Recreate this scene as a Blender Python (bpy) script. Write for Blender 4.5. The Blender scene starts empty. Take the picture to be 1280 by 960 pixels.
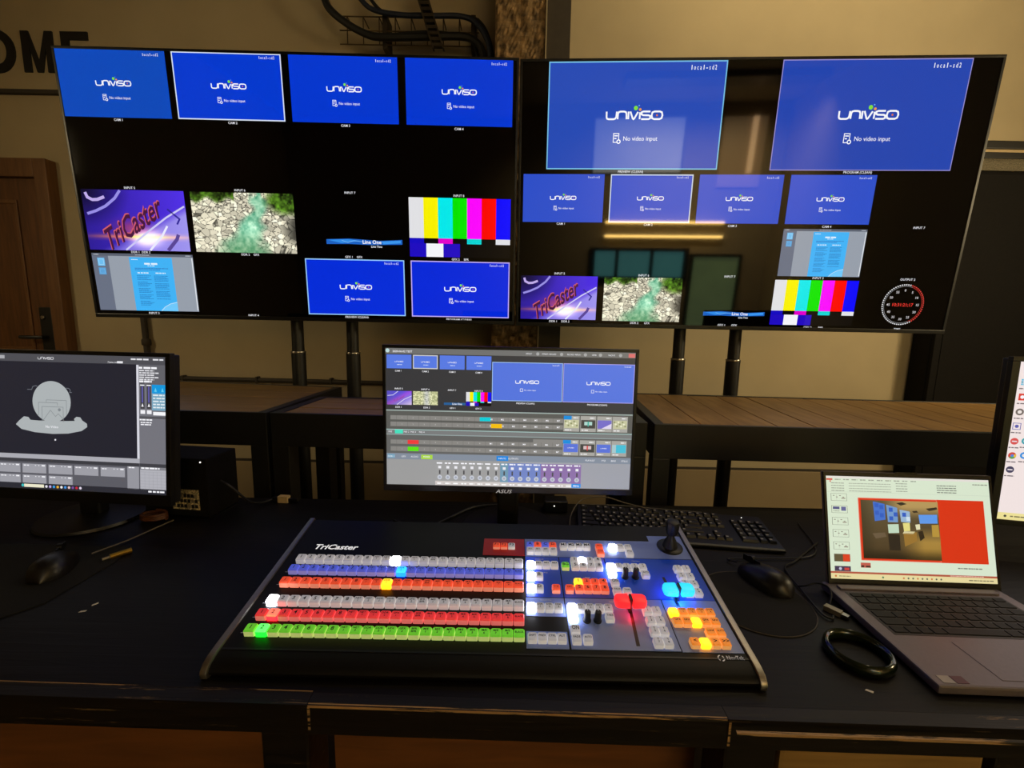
import bpy, bmesh, math, random
import numpy as np
from mathutils import Matrix, Vector

C = bpy.context.scene.collection
R = math.radians
random.seed(7)
rng = np.random.RandomState(11)

# ------------------------------------------------------------------ camera
F_PX, PITCH, ROLL = 555.77, 8.137, 1.095
cam_data = bpy.data.cameras.new('camera')
cam_data.sensor_fit = 'HORIZONTAL'
cam_data.sensor_width = 36.0
cam_data.lens = F_PX / 1280 * 36.0
cam_data.clip_start = 0.02
cam = bpy.data.objects.new('camera', cam_data)
C.objects.link(cam)
_r, _u = Vector((1, 0, 0)), Vector((0, math.sin(R(PITCH)), math.cos(R(PITCH))))
_b = Vector((0, -math.cos(R(PITCH)), math.sin(R(PITCH))))
_c, _s = math.cos(R(ROLL)), math.sin(R(ROLL))
_cr, _cu = _r * _c + _u * _s, _u * _c - _r * _s
cam.matrix_world = Matrix(((_cr.x, _cu.x, _b.x, 0), (_cr.y, _cu.y, _b.y, 0), (_cr.z, _cu.z, _b.z, 1.25), (0, 0, 0, 1)))
bpy.context.scene.camera = cam

# ------------------------------------------------------------------ world, lights, exposure
world = bpy.data.worlds.new('world')
bpy.context.scene.world = world
world.use_nodes = True
world.node_tree.nodes['Background'].inputs[0].default_value = (1.0, 0.8, 0.5, 1)
world.node_tree.nodes['Background'].inputs[1].default_value = 0.01
vs = bpy.context.scene.view_settings
vs.view_transform = 'Standard'
vs.look = 'None'
vs.exposure = 0.0
vs.gamma = 1.0
vs.use_curve_mapping = False

def area(name, loc, target, sx, sy, power, col, spread=180):
    d = bpy.data.lights.new(name, 'AREA')
    d.shape = 'RECTANGLE'; d.size = sx; d.size_y = sy
    d.energy = power; d.color = col; d.spread = R(spread)
    o = bpy.data.objects.new(name, d)
    C.objects.link(o)
    o.location = loc
    o.rotation_euler = (Vector(target) - Vector(loc)).to_track_quat('-Z', 'Y').to_euler()
    return o

WARM = (1.0, 0.80, 0.46)
area('fill_light_right', (3.42, .5, 2.0), (1.3, 2.6, 1.35), .5, .3, 15, WARM, 100)  # added to brighten the lower wall on the right
area('fill_light_left_side', (-3.3, .2, 2.2), (-1.7, 2.6, 1.1), .4, .3, 2.8, WARM, 80)  # added fill for the lower left wall
area('lamp_light_wall', (1.85, 2.0, 3.6), (1.95, 2.6, 0.6), 2.4, 0.12, 18, WARM)
area('fill_light_left', (-1.7, 2.0, 3.6), (-1.6, 2.5, 0.6), 1.2, 0.12, 0.8, WARM)  # weak extra light added for the left wall
area('fill_light_front', (1.5, 0.9, 3.6), (1.2, 1.0, 0), 1.2, 0.12, 3, WARM)  # added so the laptop and shelf fronts get some light
area('fill_light_room', (2.2, -3.3, 3.6), (2.2, -4.4, 1.4), 2.4, 0.3, 150, WARM, 120)  # added to brighten the rear wall for its reflection

# ------------------------------------------------------------------ materials
def lin(c):
    return tuple((x / 255 / 12.92) if x / 255 <= 0.04045 else ((x / 255 + 0.055) / 1.055) ** 2.4 for x in c)

def mat(name, col, rough=0.5, metal=0.0, var=0.12, scale=30, bump=0.0, emis=None, estr=0.0, coat=0.0, stretch=(1, 1, 1), spec=0.5, alpha=None):
    """procedural material: noise varies the colour and the roughness, optional bump; col is sRGB 0-255"""
    m = bpy.data.materials.new(name); m.use_nodes = True
    nt = m.node_tree; b = nt.nodes['Principled BSDF']
    c = lin(col)
    tc = nt.nodes.new('ShaderNodeTexCoord')
    mp = nt.nodes.new('ShaderNodeMapping'); mp.inputs['Scale'].default_value = stretch
    nt.links.new(tc.outputs['Object'], mp.inputs[0])
    nz = nt.nodes.new('ShaderNodeTexNoise'); nz.inputs['Scale'].default_value = scale; nz.inputs['Detail'].default_value = 5
    nt.links.new(mp.outputs[0], nz.inputs['Vector'])
    rp = nt.nodes.new('ShaderNodeValToRGB')
    rp.color_ramp.elements[0].position = 0.3; rp.color_ramp.elements[1].position = 0.7
    rp.color_ramp.elements[0].color = (*[x * (1 - var) for x in c], 1)
    rp.color_ramp.elements[1].color = (*[min(1, x * (1 + var)) for x in c], 1)
    nt.links.new(nz.outputs[0], rp.inputs[0])
    nt.links.new(rp.outputs[0], b.inputs['Base Color'])
    b.inputs['Roughness'].default_value = rough
    b.inputs['Metallic'].default_value = metal
    b.inputs['Specular IOR Level'].default_value = spec
    b.inputs['Coat Weight'].default_value = coat
    if bump:
        bp = nt.nodes.new('ShaderNodeBump'); bp.inputs['Strength'].default_value = bump; bp.inputs['Distance'].default_value = 0.004
        nt.links.new(nz.outputs[0], bp.inputs['Height']); nt.links.new(bp.outputs[0], b.inputs['Normal'])
    if emis is not None:
        b.inputs['Emission Color'].default_value = (*lin(emis), 1); b.inputs['Emission Strength'].default_value = estr
    return m

def wood(name, dark, light, rough=0.5, stretch=(1, 14, 14), scale=6, bump=0.2, wear=None, wear_pos=0.72, spec=.5):
    m = bpy.data.materials.new(name); m.use_nodes = True
    nt = m.node_tree; b = nt.nodes['Principled BSDF']
    tc = nt.nodes.new('ShaderNodeTexCoord'); mp = nt.nodes.new('ShaderNodeMapping')
    mp.inputs['Scale'].default_value = stretch
    nt.links.new(tc.outputs['Object'], mp.inputs[0])
    nz = nt.nodes.new('ShaderNodeTexNoise'); nz.inputs['Scale'].default_value = scale; nz.inputs['Detail'].default_value = 8; nz.inputs['Distortion'].default_value = 0.6
    nt.links.new(mp.outputs[0], nz.inputs['Vector'])
    rp = nt.nodes.new('ShaderNodeValToRGB')
    rp.color_ramp.elements[0].position = 0.3; rp.color_ramp.elements[1].position = 0.72
    rp.color_ramp.elements[0].color = (*lin(dark), 1); rp.color_ramp.elements[1].color = (*lin(light), 1)
    nt.links.new(nz.outputs[0], rp.inputs[0])
    out = rp.outputs[0]
    if wear:
        n2 = nt.nodes.new('ShaderNodeTexNoise'); n2.inputs['Scale'].default_value = 5; n2.inputs['Detail'].default_value = 9; n2.inputs['Roughness'].default_value = 0.7
        mp2 = nt.nodes.new('ShaderNodeMapping'); mp2.inputs['Scale'].default_value = (1.4, 22, 34); nt.links.new(tc.outputs['Object'], mp2.inputs[0])
        nt.links.new(mp2.outputs[0], n2.inputs['Vector'])
        r2 = nt.nodes.new('ShaderNodeValToRGB'); r2.color_ramp.elements[0].position = wear_pos; r2.color_ramp.elements[1].position = wear_pos + 0.05
        nt.links.new(n2.outputs[0], r2.inputs[0])
        mx = nt.nodes.new('ShaderNodeMixRGB'); nt.links.new(r2.outputs[0], mx.inputs[0]); nt.links.new(out, mx.inputs[1])
        mx.inputs[2].default_value = (*lin(wear), 1); out = mx.outputs[0]
    nt.links.new(out, b.inputs['Base Color'])
    b.inputs['Roughness'].default_value = rough; b.inputs['Specular IOR Level'].default_value = spec
    bp = nt.nodes.new('ShaderNodeBump'); bp.inputs['Strength'].default_value = bump; bp.inputs['Distance'].default_value = 0.003
    nt.links.new(nz.outputs[0], bp.inputs['Height']); nt.links.new(bp.outputs[0], b.inputs['Normal'])
    return m

def screen_mat(name, strength, rough=0.12):
    m = bpy.data.materials.new(name); m.use_nodes = True
    nt = m.node_tree; b = nt.nodes['Principled BSDF']
    at = nt.nodes.new('ShaderNodeAttribute'); at.attribute_name = 'Col'
    b.inputs['Base Color'].default_value = (0.004, 0.004, 0.005, 1)
    b.inputs['Roughness'].default_value = rough
    nt.links.new(at.outputs['Color'], b.inputs['Emission Color'])
    b.inputs['Emission Strength'].default_value = strength
    return m

M = {}
M['wall'] = mat('plaster_wall', (176, 160, 128), 0.85, var=0.05, scale=3, bump=0.05)
M['wall_low'] = mat('darker_lower_wall', (150, 130, 98), 0.8, var=0.05, scale=4)  # somewhat darker than the wall above
M['floor'] = mat('floor_covering', (60, 50, 42), 0.7, var=0.2, scale=12)
M['ceil'] = mat('ceiling_paint', (150, 140, 120), 0.9, var=0.04)
M['door'] = wood('door_wood', (84, 52, 24), (112, 72, 36), 0.5, stretch=(14, 14, 1.2), scale=4, bump=0.1)
M['door_frame'] = wood('door_frame_wood', (98, 64, 32), (122, 82, 44), 0.5, stretch=(14, 14, 1.2), scale=4, bump=0.1)
M['black'] = mat('black_plastic', (17, 16, 16), 0.42, var=0.1)
M['bezel'] = mat('bezel_plastic', (11, 11, 12), 0.35, var=0.1)
M['panel'] = mat('dark_glass_panel', (4, 4, 6), 0.04, var=0.05)
M['blackmetal'] = mat('black_painted_steel', (20, 19, 18), 0.45, var=0.15, scale=40)
M['chrome'] = mat('bright_steel', (170, 165, 155), 0.3, 1.0)
M['alu'] = mat('brushed_aluminium', (176, 170, 160), 0.42, 1.0, var=0.08, scale=60, stretch=(1, 20, 20))
M['lapgrey'] = mat('laptop_grey_metal', (122, 112, 118), 0.45, 0.35, var=0.04, scale=200)
M['lapkey2'] = mat('laptop_dark_key', (15, 13, 14), 0.6, var=0.06, spec=.3)
M['lapkey'] = mat('laptop_key', (52, 46, 48), 0.5, var=0.06)
M['key'] = mat('keyboard_key', (26, 25, 25), 0.45, var=0.1)
M['legend'] = mat('key_legend_white', (190, 185, 175), 0.6, var=0.02)
M['desk'] = wood('black_stained_desk', (9, 6, 7), (18, 12, 12), 0.55, stretch=(1.2, 18, 18), scale=5, bump=0.25, wear=(120, 92, 60), wear_pos=0.735, spec=.3)
M['deskedge'] = wood('worn_black_edge', (18, 15, 13), (34, 27, 21), 0.5, stretch=(1.2, 18, 18), scale=5, bump=0.3, wear=(140, 112, 74), wear_pos=0.62, spec=.35)
M['arris'] = wood('worn_arris', (20, 16, 13), (40, 30, 22), 0.55, stretch=(1.2, 18, 18), scale=5, bump=0.3, wear=(190, 152, 102), wear_pos=0.44)
M['deskpanel'] = wood('dark_red_brown_panel', (104, 62, 26), (128, 78, 34), 0.6, stretch=(1, 10, 10), bump=0.1)
M['oak'] = wood('pale_oak_panel', (150, 116, 62), (178, 142, 84), 0.55, stretch=(1, 12, 12), bump=0.15)
M['plank'] = wood('oak_shelf_planks', (134, 100, 52), (168, 130, 74), 0.5, stretch=(10, 1.2, 10), scale=5, bump=0.2)
M['plank_long'] = wood('oak_shelf_boards', (128, 98, 50), (156, 122, 68), 0.5, stretch=(1.2, 10, 10), scale=5, bump=0.2)
M['concrete'] = mat('rough_concrete', (128, 102, 68), 0.9, var=0.65, scale=34, bump=1.0)
M['dark_trim'] = mat('dark_trim_and_shade', (58, 50, 40), 0.7, var=0.1)  # trim brown; on the column side and groove it holds shade
M['cable'] = mat('black_cable', (14, 13, 13), 0.5, var=0.1)
M['cable_blue'] = mat('dark_blue_cable', (24, 32, 52), 0.5)
M['cable_grey'] = mat('grey_cable', (96, 88, 76), 0.5)
M['wire'] = mat('galvanised_wire', (96, 80, 56), 0.5, 0.6)
M['strut'] = mat('perforated_strut', (58, 48, 34), 0.6, 0.4, var=0.3)
M['lettering'] = mat('black_lettering', (20, 17, 14), 0.6)
M['cab'] = mat('black_cabinet', (16, 13, 11), 0.85, var=0.25, scale=90, bump=0.1, spec=.2)
M['mesh'] = mat('speckled_speaker_cloth', (104, 96, 78), 0.95, var=0.85, scale=320, bump=0.3)
M['beige'] = mat('beige_plastic', (206, 180, 134), 0.5, var=0.05)
M['silverplug'] = mat('grey_plug', (150, 140, 122), 0.4, 0.5)
M['gold'] = mat('gold_connector', (190, 150, 60), 0.35, 0.9)
M['brown'] = mat('brown_rubber', (90, 50, 24), 0.5)
M['green'] = mat('dark_green_glaze', (20, 30, 12), 0.18, var=0.3, scale=30, coat=0.6)
M['mousepad'] = mat('black_cloth_pad', (12, 11, 12), 0.9, var=0.2, scale=300)
M['padrim'] = mat('pad_stitched_rim', (64, 56, 48), 0.6)
M['mouse'] = mat('black_mouse', (22, 19, 19), 0.38)
M['consbody'] = mat('console_black', (13, 12, 12), 0.5, var=0.08, spec=.3)
M['p_grey'] = mat('panel_grey_blue', (136, 160, 240), 0.3, var=0.04)
M['p_blue'] = mat('panel_deep_blue', (50, 92, 255), 0.3, var=0.05)
M['p_fader_lit'] = mat('panel_fader_lit_blue', (30, 90, 255), 0.3, var=0.05)  # purer blue than the other plates, holding the fader's light
M['p_red'] = mat('panel_red', (200, 28, 30), 0.4, var=0.05)
M['white_glow_print'] = mat('white_glow_print', (240, 240, 240), 0.5, var=0.01, emis=(255, 255, 255), estr=0.65)  # print given a glow of its own
M['print_glow_dim'] = mat('grey_glow_print', (210, 210, 215), 0.5, var=0.01, emis=(180, 180, 185), estr=0.3)  # weak emission added to the print
M['ink'] = mat('legend_ink', (24, 22, 26), 0.6, var=0.02)
M['led'] = mat('white_led', (255, 255, 255), 0.4, emis=(255, 250, 240), estr=2.0)
M['lamp'] = mat('lit_tube', (255, 240, 200), 0.4, emis=(255, 205, 110), estr=36.0)
M['teal'] = mat('lit_teal_glass', (60, 120, 120), 0.2, emis=(96, 170, 170), estr=3.2, var=0.3, scale=2)
M['pale'] = mat('pale_board', (230, 225, 215), 0.5, var=0.02)
M['pale_lit'] = mat('pale_lit_screen', (230, 235, 240), .4, var=.1, scale=1.5, emis=(200, 215, 230), estr=2.2)
M['warm_lit'] = mat('warm_wall_glow', (200, 170, 130), .4, emis=(200, 165, 120), estr=1.4)  # emission in place of light falling on the rear wall
M['warm_strip'] = mat('warm_edge_glow', (255, 220, 170), .4, emis=(255, 205, 150), estr=6)  # glow for the bright edge of that wall
M['green_lit'] = mat('green_curtain_glow', (120, 150, 100), .4, var=.4, scale=2, emis=(130, 150, 105), estr=2.6)  # the curtain's lit green given as emission
M['tv_emit'] = screen_mat('tv_picture', 1.0, 0.04)
M['mon_emit'] = screen_mat('monitor_picture', 1.0, 0.35)
M['lap_emit'] = screen_mat('laptop_picture', 1.0, 0.3)

# ------------------------------------------------------------------ mesh helpers
class MB:
    """collects simple solids, then links them as ONE mesh object"""
    def __init__(s): s.v = []; s.f = []; s.m = []
    def add(s, vs_, fs, mi=0):
        o = len(s.v); s.v += [tuple(p) for p in vs_]
        s.f += [tuple(i + o for i in f) for f in fs]; s.m += [mi] * len(fs); return s
    def box(s, x0, x1, y0, y1, z0, z1, mi=0):
        v = [(x0, y0, z0), (x1, y0, z0), (x1, y1, z0), (x0, y1, z0), (x0, y0, z1), (x1, y0, z1), (x1, y1, z1), (x0, y1, z1)]
        return s.add(v, [(0, 3, 2, 1), (4, 5, 6, 7), (0, 1, 5, 4), (1, 2, 6, 5), (2, 3, 7, 6), (3, 0, 4, 7)], mi)
    def prism(s, poly, z0, z1, mi=0):
        """poly: list of (x, y), counter-clockwise seen from above"""
        n = len(poly)
        v = [(x, y, z0) for x, y in poly] + [(x, y, z1) for x, y in poly]
        f = [tuple(range(n - 1, -1, -1)), tuple(range(n, 2 * n))] + [(i, (i + 1) % n, n + (i + 1) % n, n + i) for i in range(n)]
        return s.add(v, f, mi)
    def prism_x(s, prof, x0, x1, mi=0):
        """profile of (y, z) swept along x"""
        n = len(prof)
        v = [(x0, y, z) for y, z in prof] + [(x1, y, z) for y, z in prof]
        f = [tuple(range(n)), tuple(range(2 * n - 1, n - 1, -1))] + [(i, n + i, n + (i + 1) % n, (i + 1) % n) for i in range(n)]
        return s.add(v, f, mi)
    def prism_y(s, prof, y0, y1, mi=0):
        """profile of (x, z) swept along y"""
        n = len(prof)
        v = [(x, y0, z) for x, z in prof] + [(x, y1, z) for x, z in prof]
        f = [tuple(range(n)), tuple(range(2 * n - 1, n - 1, -1))] + [(i, n + i, n + (i + 1) % n, (i + 1) % n) for i in range(n)]
        return s.add(v, f, mi)
    def lathe(s, prof, cx=0, cy=0, n=24, mi=0, cap=True):
        """profile of (radius, z) turned about the vertical axis"""
        k = len(prof); v = []; f = []
        for r, z in prof:
            for i in range(n):
                a = 2 * math.pi * i / n; v.append((cx + r * math.cos(a), cy + r * math.sin(a), z))
        for j in range(k - 1):
            for i in range(n):
                f.append((j * n + i, j * n + (i + 1) % n, (j + 1) * n + (i + 1) % n, (j + 1) * n + i))
        if cap:
            f.append(tuple(range(n - 1, -1, -1))); f.append(tuple(range((k - 1) * n, k * n)))
        return s.add(v, f, mi)
    def tube(s, pts, r, n=8, mi=0):
        pts = [Vector(p) for p in pts]; k = len(pts); v = []; f = []
        up = Vector((0, 0, 1)); prev = None
        for i, p in enumerate(pts):
            d = (pts[min(i + 1, k - 1)] - pts[max(i - 1, 0)]).normalized()
            a = prev if prev is not None else (up if abs(d.z) < 0.9 else Vector((1, 0, 0)))
            a = (a - d * a.dot(d)).normalized(); b = d.cross(a); prev = a
            rr = r[i] if isinstance(r, (list, tuple)) else r
            for j in range(n):
                t = 2 * math.pi * j / n; q = p + a * (rr * math.cos(t)) + b * (rr * math.sin(t)); v.append(tuple(q))
        for i in range(k - 1):
            for j in range(n):
                f.append((i * n + j, i * n + (j + 1) % n, (i + 1) * n + (j + 1) % n, (i + 1) * n + j))
        f.append(tuple(range(n - 1, -1, -1))); f.append(tuple(range((k - 1) * n, k * n)))
        return s.add(v, f, mi)
    def build(s, name, mats, parent=None, loc=None, rot=None, bevel=0, smooth=False, seg=2):
        me = bpy.data.meshes.new(name)
        me.from_pydata(s.v, [], s.f)
        if not isinstance(mats, (list, tuple)): mats = [mats]
        for m_ in mats: me.materials.append(m_)
        me.polygons.foreach_set('material_index', s.m)
        bm = bmesh.new(); bm.from_mesh(me); bmesh.ops.recalc_face_normals(bm, faces=bm.faces)
        if bevel:
            eds = [e for e in bm.edges if len(e.link_faces) == 2 and e.calc_face_angle(0) > 0.6]
            bmesh.ops.bevel(bm, geom=eds, offset=bevel, segments=seg, profile=0.6, affect='EDGES', clamp_overlap=True)
        bm.to_mesh(me); bm.free()
        o = link(name, me, parent, loc, rot)
        if smooth:
            me.polygons.foreach_set('use_smooth', [True] * len(me.polygons))
            me.set_sharp_from_angle(angle=R(40))
        return o

def link(name, me, parent=None, loc=None, rot=None):
    o = bpy.data.objects.new(name, me); C.objects.link(o)
    if parent is not None: o.parent = parent
    if loc is not None: o.location = loc
    if rot is not None: o.rotation_euler = rot
    return o

def tag(o, label, cat, group=None):
    o['label'] = label; o['category'] = cat
    if group: o['group'] = group
    return o

def thing(name, label, cat, loc=(0, 0, 0), rot=(0, 0, 0), group=None):
    o = bpy.data.objects.new(name, None); C.objects.link(o)
    o.empty_display_size = 0.05
    o.location = loc; o.rotation_euler = rot
    return tag(o, label, cat, group)

def struct(o):
    o['kind'] = 'structure'; return o

def smooth_path(pts, n=8):
    """Catmull-Rom through pts"""
    P = [Vector(p) for p in pts]; P = [P[0] * 2 - P[1]] + P + [P[-1] * 2 - P[-2]]; out = []
    for i in range(1, len(P) - 2):
        for k in range(n):
            t = k / n; a, b, c, d = P[i - 1], P[i], P[i + 1], P[i + 2]
            out.append(0.5 * ((2 * b) + (c - a) * t + (2 * a - 5 * b + 4 * c - d) * t * t + (3 * b - a - 3 * c + d) * t ** 3))
    out.append(P[-2]); return out

# ------------------------------------------------------------------ flat text
_tx = {}
def text_geo(s, bold=0.012):
    """triangles of a string: (points Nx2, faces, width, height) with height of a capital = 1"""
    if (s, bold) in _tx: return _tx[(s, bold)]
    cu = bpy.data.curves.new('t', 'FONT'); cu.body = s; cu.size = 1.0; cu.resolution_u = 2; cu.offset = bold
    ob = bpy.data.objects.new('t', cu)
    me = bpy.data.meshes.new_from_object(ob)
    v = np.array([p.co[:2] for p in me.vertices]).reshape(-1, 2); f = [tuple(p.vertices) for p in me.polygons]
    bpy.data.objects.remove(ob); bpy.data.curves.remove(cu); bpy.data.meshes.remove(me)
    cap = 0.70
    if len(v): v[:, 0] -= v[:, 0].min(); w = v[:, 0].max()
    else: w = 0
    v = v / cap; _tx[(s, bold)] = (v, f, w / cap); return _tx[(s, bold)]

class Pic:
    """flat print on a screen: u to the right and v downwards, 0..1 over a rectangle (x0, ztop, w, h) at depth y"""
    def __init__(s, x0, zt, w, h, y): s.x0, s.zt, s.w, s.h, s.y = x0, zt, w, h, y; s.v = []; s.f = []; s.c = []
    def sub(s, u0, v0, u1, v1, dy=0.0003):
        return Pic(s.x0 + u0 * s.w, s.zt - v0 * s.h, (u1 - u0) * s.w, (v1 - v0) * s.h, s.y - dy)
    def p(s, u, v, lay): return (s.x0 + u * s.w, s.y - lay * 0.0001, s.zt - v * s.h)
    def poly(s, pts, col, lay=0):
        o = len(s.v); s.v += [s.p(u, v, lay) for u, v in pts]; s.f.append(tuple(range(o, o + len(pts))))
        c = lin(col); s.c += [c] * len(pts)
    def rect(s, u0, v0, u1, v1, col, lay=0): s.poly([(u0, v1), (u1, v1), (u1, v0), (u0, v0)], col, lay)
    def frame(s, u0, v0, u1, v1, t, col, lay=1):
        tu, tv = t / s.w, t / s.h
        s.rect(u0, v0, u1, v0 + tv, col, lay); s.rect(u0, v1 - tv, u1, v1, col, lay)
        s.rect(u0, v0 + tv, u0 + tu, v1 - tv, col, lay); s.rect(u1 - tu, v0 + tv, u1, v1 - tv, col, lay)
    def disc(s, u, v, r, col, lay=1, n=20, ry=None):
        """r in v units; round in metres"""
        k = s.h / s.w; ry = ry or r
        s.poly([(u + r * k * math.cos(-2 * math.pi * i / n), v + ry * math.sin(-2 * math.pi * i / n)) for i in range(n)], col, lay)
    def stroke(s, pts, t, col, lay=1):
        """polyline of thickness t (metres)"""
        q = [Vector((u * s.w, v * s.h)) for u, v in pts]; L, Rr = [], []
        for i in range(len(q)):
            d1 = (q[i] - q[i - 1]).normalized() if i > 0 else (q[1] - q[0]).normalized()
            d2 = (q[i + 1] - q[i]).normalized() if i < len(q) - 1 else d1
            d = (d1 + d2); d = d.normalized() if d.length > 1e-6 else d1
            nn = Vector((-d.y, d.x)); sc = min(2.0, 1 / max(0.3, abs(d.dot(d1))))
            L.append(q[i] + nn * t / 2 * sc); Rr.append(q[i] - nn * t / 2 * sc)
        for i in range(len(q) - 1):
            s.poly([(a.x / s.w, a.y / s.h) for a in (L[i], L[i + 1], Rr[i + 1], Rr[i])], col, lay)
    def text(s, st, u, v, hh, col, lay=2, align='c', bold=0.012, stretch=1.0, rot=0.0, shear=0.0):
        """capital height hh in v units; (u, v) is the middle of the left end / the centre / the right end"""
        pv, pf, w = text_geo(st, bold)
        if not len(pv): return
        k = hh * s.h; q = pv.copy(); q[:, 0] -= w * {'l': 0, 'c': 0.5, 'r': 1}[align]; q[:, 1] -= 0.5
        q[:, 0] = q[:, 0] * stretch + q[:, 1] * shear; q = q * k
        if rot:
            c_, s_ = math.cos(rot), math.sin(rot); q = np.stack([q[:, 0] * c_ - q[:, 1] * s_, q[:, 0] * s_ + q[:, 1] * c_], 1)
        o = len(s.v); c = lin(col)
        s.v += [(s.x0 + u * s.w + a, s.y - lay * 0.0001, s.zt - v * s.h + b) for a, b in q]
        for f in pf: s.f.append(tuple(i + o for i in f)); s.c += [c] * len(f)
    def dashes(s, u0, u1, v, hh, col, lay=2, seed=0, gap=0.3):
        """a line of illegible small print"""
        rr = random.Random(seed); u = u0; k = hh * s.h / s.w
        while u < u1:
            l = k * rr.uniform(1.5, 4.5); e = min(u + l, u1); s.rect(u, v - hh / 2, e, v + hh / 2, col, lay); u = e + k * gap * rr.uniform(1, 2.5)
    def grid(s, nx, ny, fn, lay=0, flat=False):
        """fn(U, V) -> array (...,3) of sRGB 0..255"""
        if flat: U, V = np.meshgrid((np.arange(nx) + .5) / nx, (np.arange(ny) + .5) / ny)
        else: U, V = np.meshgrid(np.arange(nx + 1) / nx, np.arange(ny + 1) / ny)
        c = np.clip(fn(U, V), 0, 255) / 255; c = np.where(c <= .04045, c / 12.92, ((c + .055) / 1.055) ** 2.4)
        o = len(s.v); s.v += [s.p(i / nx, j / ny, lay) for j in range(ny + 1) for i in range(nx + 1)]
        for j in range(ny):
            for i in range(nx):
                a = j * (nx + 1) + i
                s.f.append((o + a + nx + 1, o + a + nx + 2, o + a + 1, o + a))
                s.c += ([tuple(c[j, i])] * 4) if flat else [tuple(c[j + 1, i]), tuple(c[j + 1, i + 1]), tuple(c[j, i + 1]), tuple(c[j, i])]
    def build(s, name, m, parent):
        me = bpy.data.meshes.new(name); me.from_pydata(s.v, [], s.f); me.materials.append(m)
        a = me.color_attributes.new('Col', 'FLOAT_COLOR', 'CORNER')
        arr = np.ones((len(s.c), 4), np.float32); arr[:, :3] = np.array(s.c, np.float32)
        a.data.foreach_set('color', arr.ravel())
        return link(name, me, parent)

WHITE = (245, 245, 250)
def univiso(p, u, v, w, col=WHITE, dots=True):
    """the broadcaster's logo: rounded strokes, width w in u units"""
    k = w * p.w / 8.0; ku, kv = k / p.w, k / p.h
    T = lambda pts: [(u + (x - 4.0) * ku, v - (y - 0.5) * kv) for x, y in pts]
    t = k * 0.235
    for pts in ([(0, 1), (.02, .25), (.12, .06), (.35, 0), (1.05, 0), (1.28, .08), (1.42, .3), (1.47, 1)],
                [(1.62, 0), (1.64, .7), (1.75, .93), (2.0, 1), (2.5, 1), (2.75, .93), (2.86, .7), (2.9, 0)], [(3.15, 0), (3.15, 1)],
                [(3.4, 1), (3.78, .1), (3.9, 0), (4.02, .1), (4.5, .95)], [(4.78, 0), (4.78, .9)],
                [(6.25, 1), (5.25, 1), (5.02, .9), (5.02, .62), (5.25, .52), (6.05, .5), (6.27, .4), (6.27, .1), (6.05, 0), (5.0, 0)],
                [(6.85, 1), (7.6, 1), (7.9, .88), (8, .5), (7.9, .12), (7.6, 0), (6.85, 0), (6.55, .12), (6.47, .5), (6.55, .88), (6.85, 1), (6.95, 1)]):
        p.stroke(T(pts), t, col, 3)
    if dots:
        for x, y, r, c in ((4.15, 1.45, .30, (130, 220, 60)), (4.78, 1.26, .19, (235, 150, 70)), (4.6, 1.78, .10, (110, 170, 245)), (7.22, .5, .13, (235, 120, 50))):
            q = T([(x, y)])[0]; p.disc(q[0], q[1], r * kv, c, 4, 10)

def no_input(p, blue, border=None, tag_text='local-sd2', bt=0.003, root=None, m=None, detail=True):
    """blue 'No video input' tile: background with border, and the logo as a sub-part"""
    p.rect(0, 0, 1, 1, blue, 0)
    if border: p.frame(0, 0, 1, 1, bt, border, 1)
    tile = p.build('video_tile', m, root)
    q = p.sub(0, 0, 1, 1); univiso(q, .50, .49, .32, dots=detail); q.build('logo', m, tile)
    q = p.sub(0, 0, 1, 1)
    # magnifier icon and message
    q.frame(.385, .655, .42, .745, .0016 * p.w / .38, WHITE, 3)
    q.rect(.392, .675, .413, .685, WHITE, 3); q.rect(.392, .70, .405, .71, WHITE, 3)
    q.disc(.418, .735, .022, WHITE, 4, 10); q.disc(.418, .735, .012, blue, 5, 10)
    q.text('No video input', .445, .705, .042, WHITE, 3, 'l', bold=0.0, stretch=.95)
    q.build('message', m, tile)
    q = p.sub(0, 0, 1, 1)
    n_ = len(tag_text); c_ = .150 / n_
    for i_, ch in enumerate(tag_text): q.text(ch, .795 + (i_ + .5) * c_, .06, .042, WHITE, 3, 'c', bold=0.008, stretch=.62 if ch not in 'il-' else 1.1)
    q.build('source_tag', m, tile)
    return tile

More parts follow.
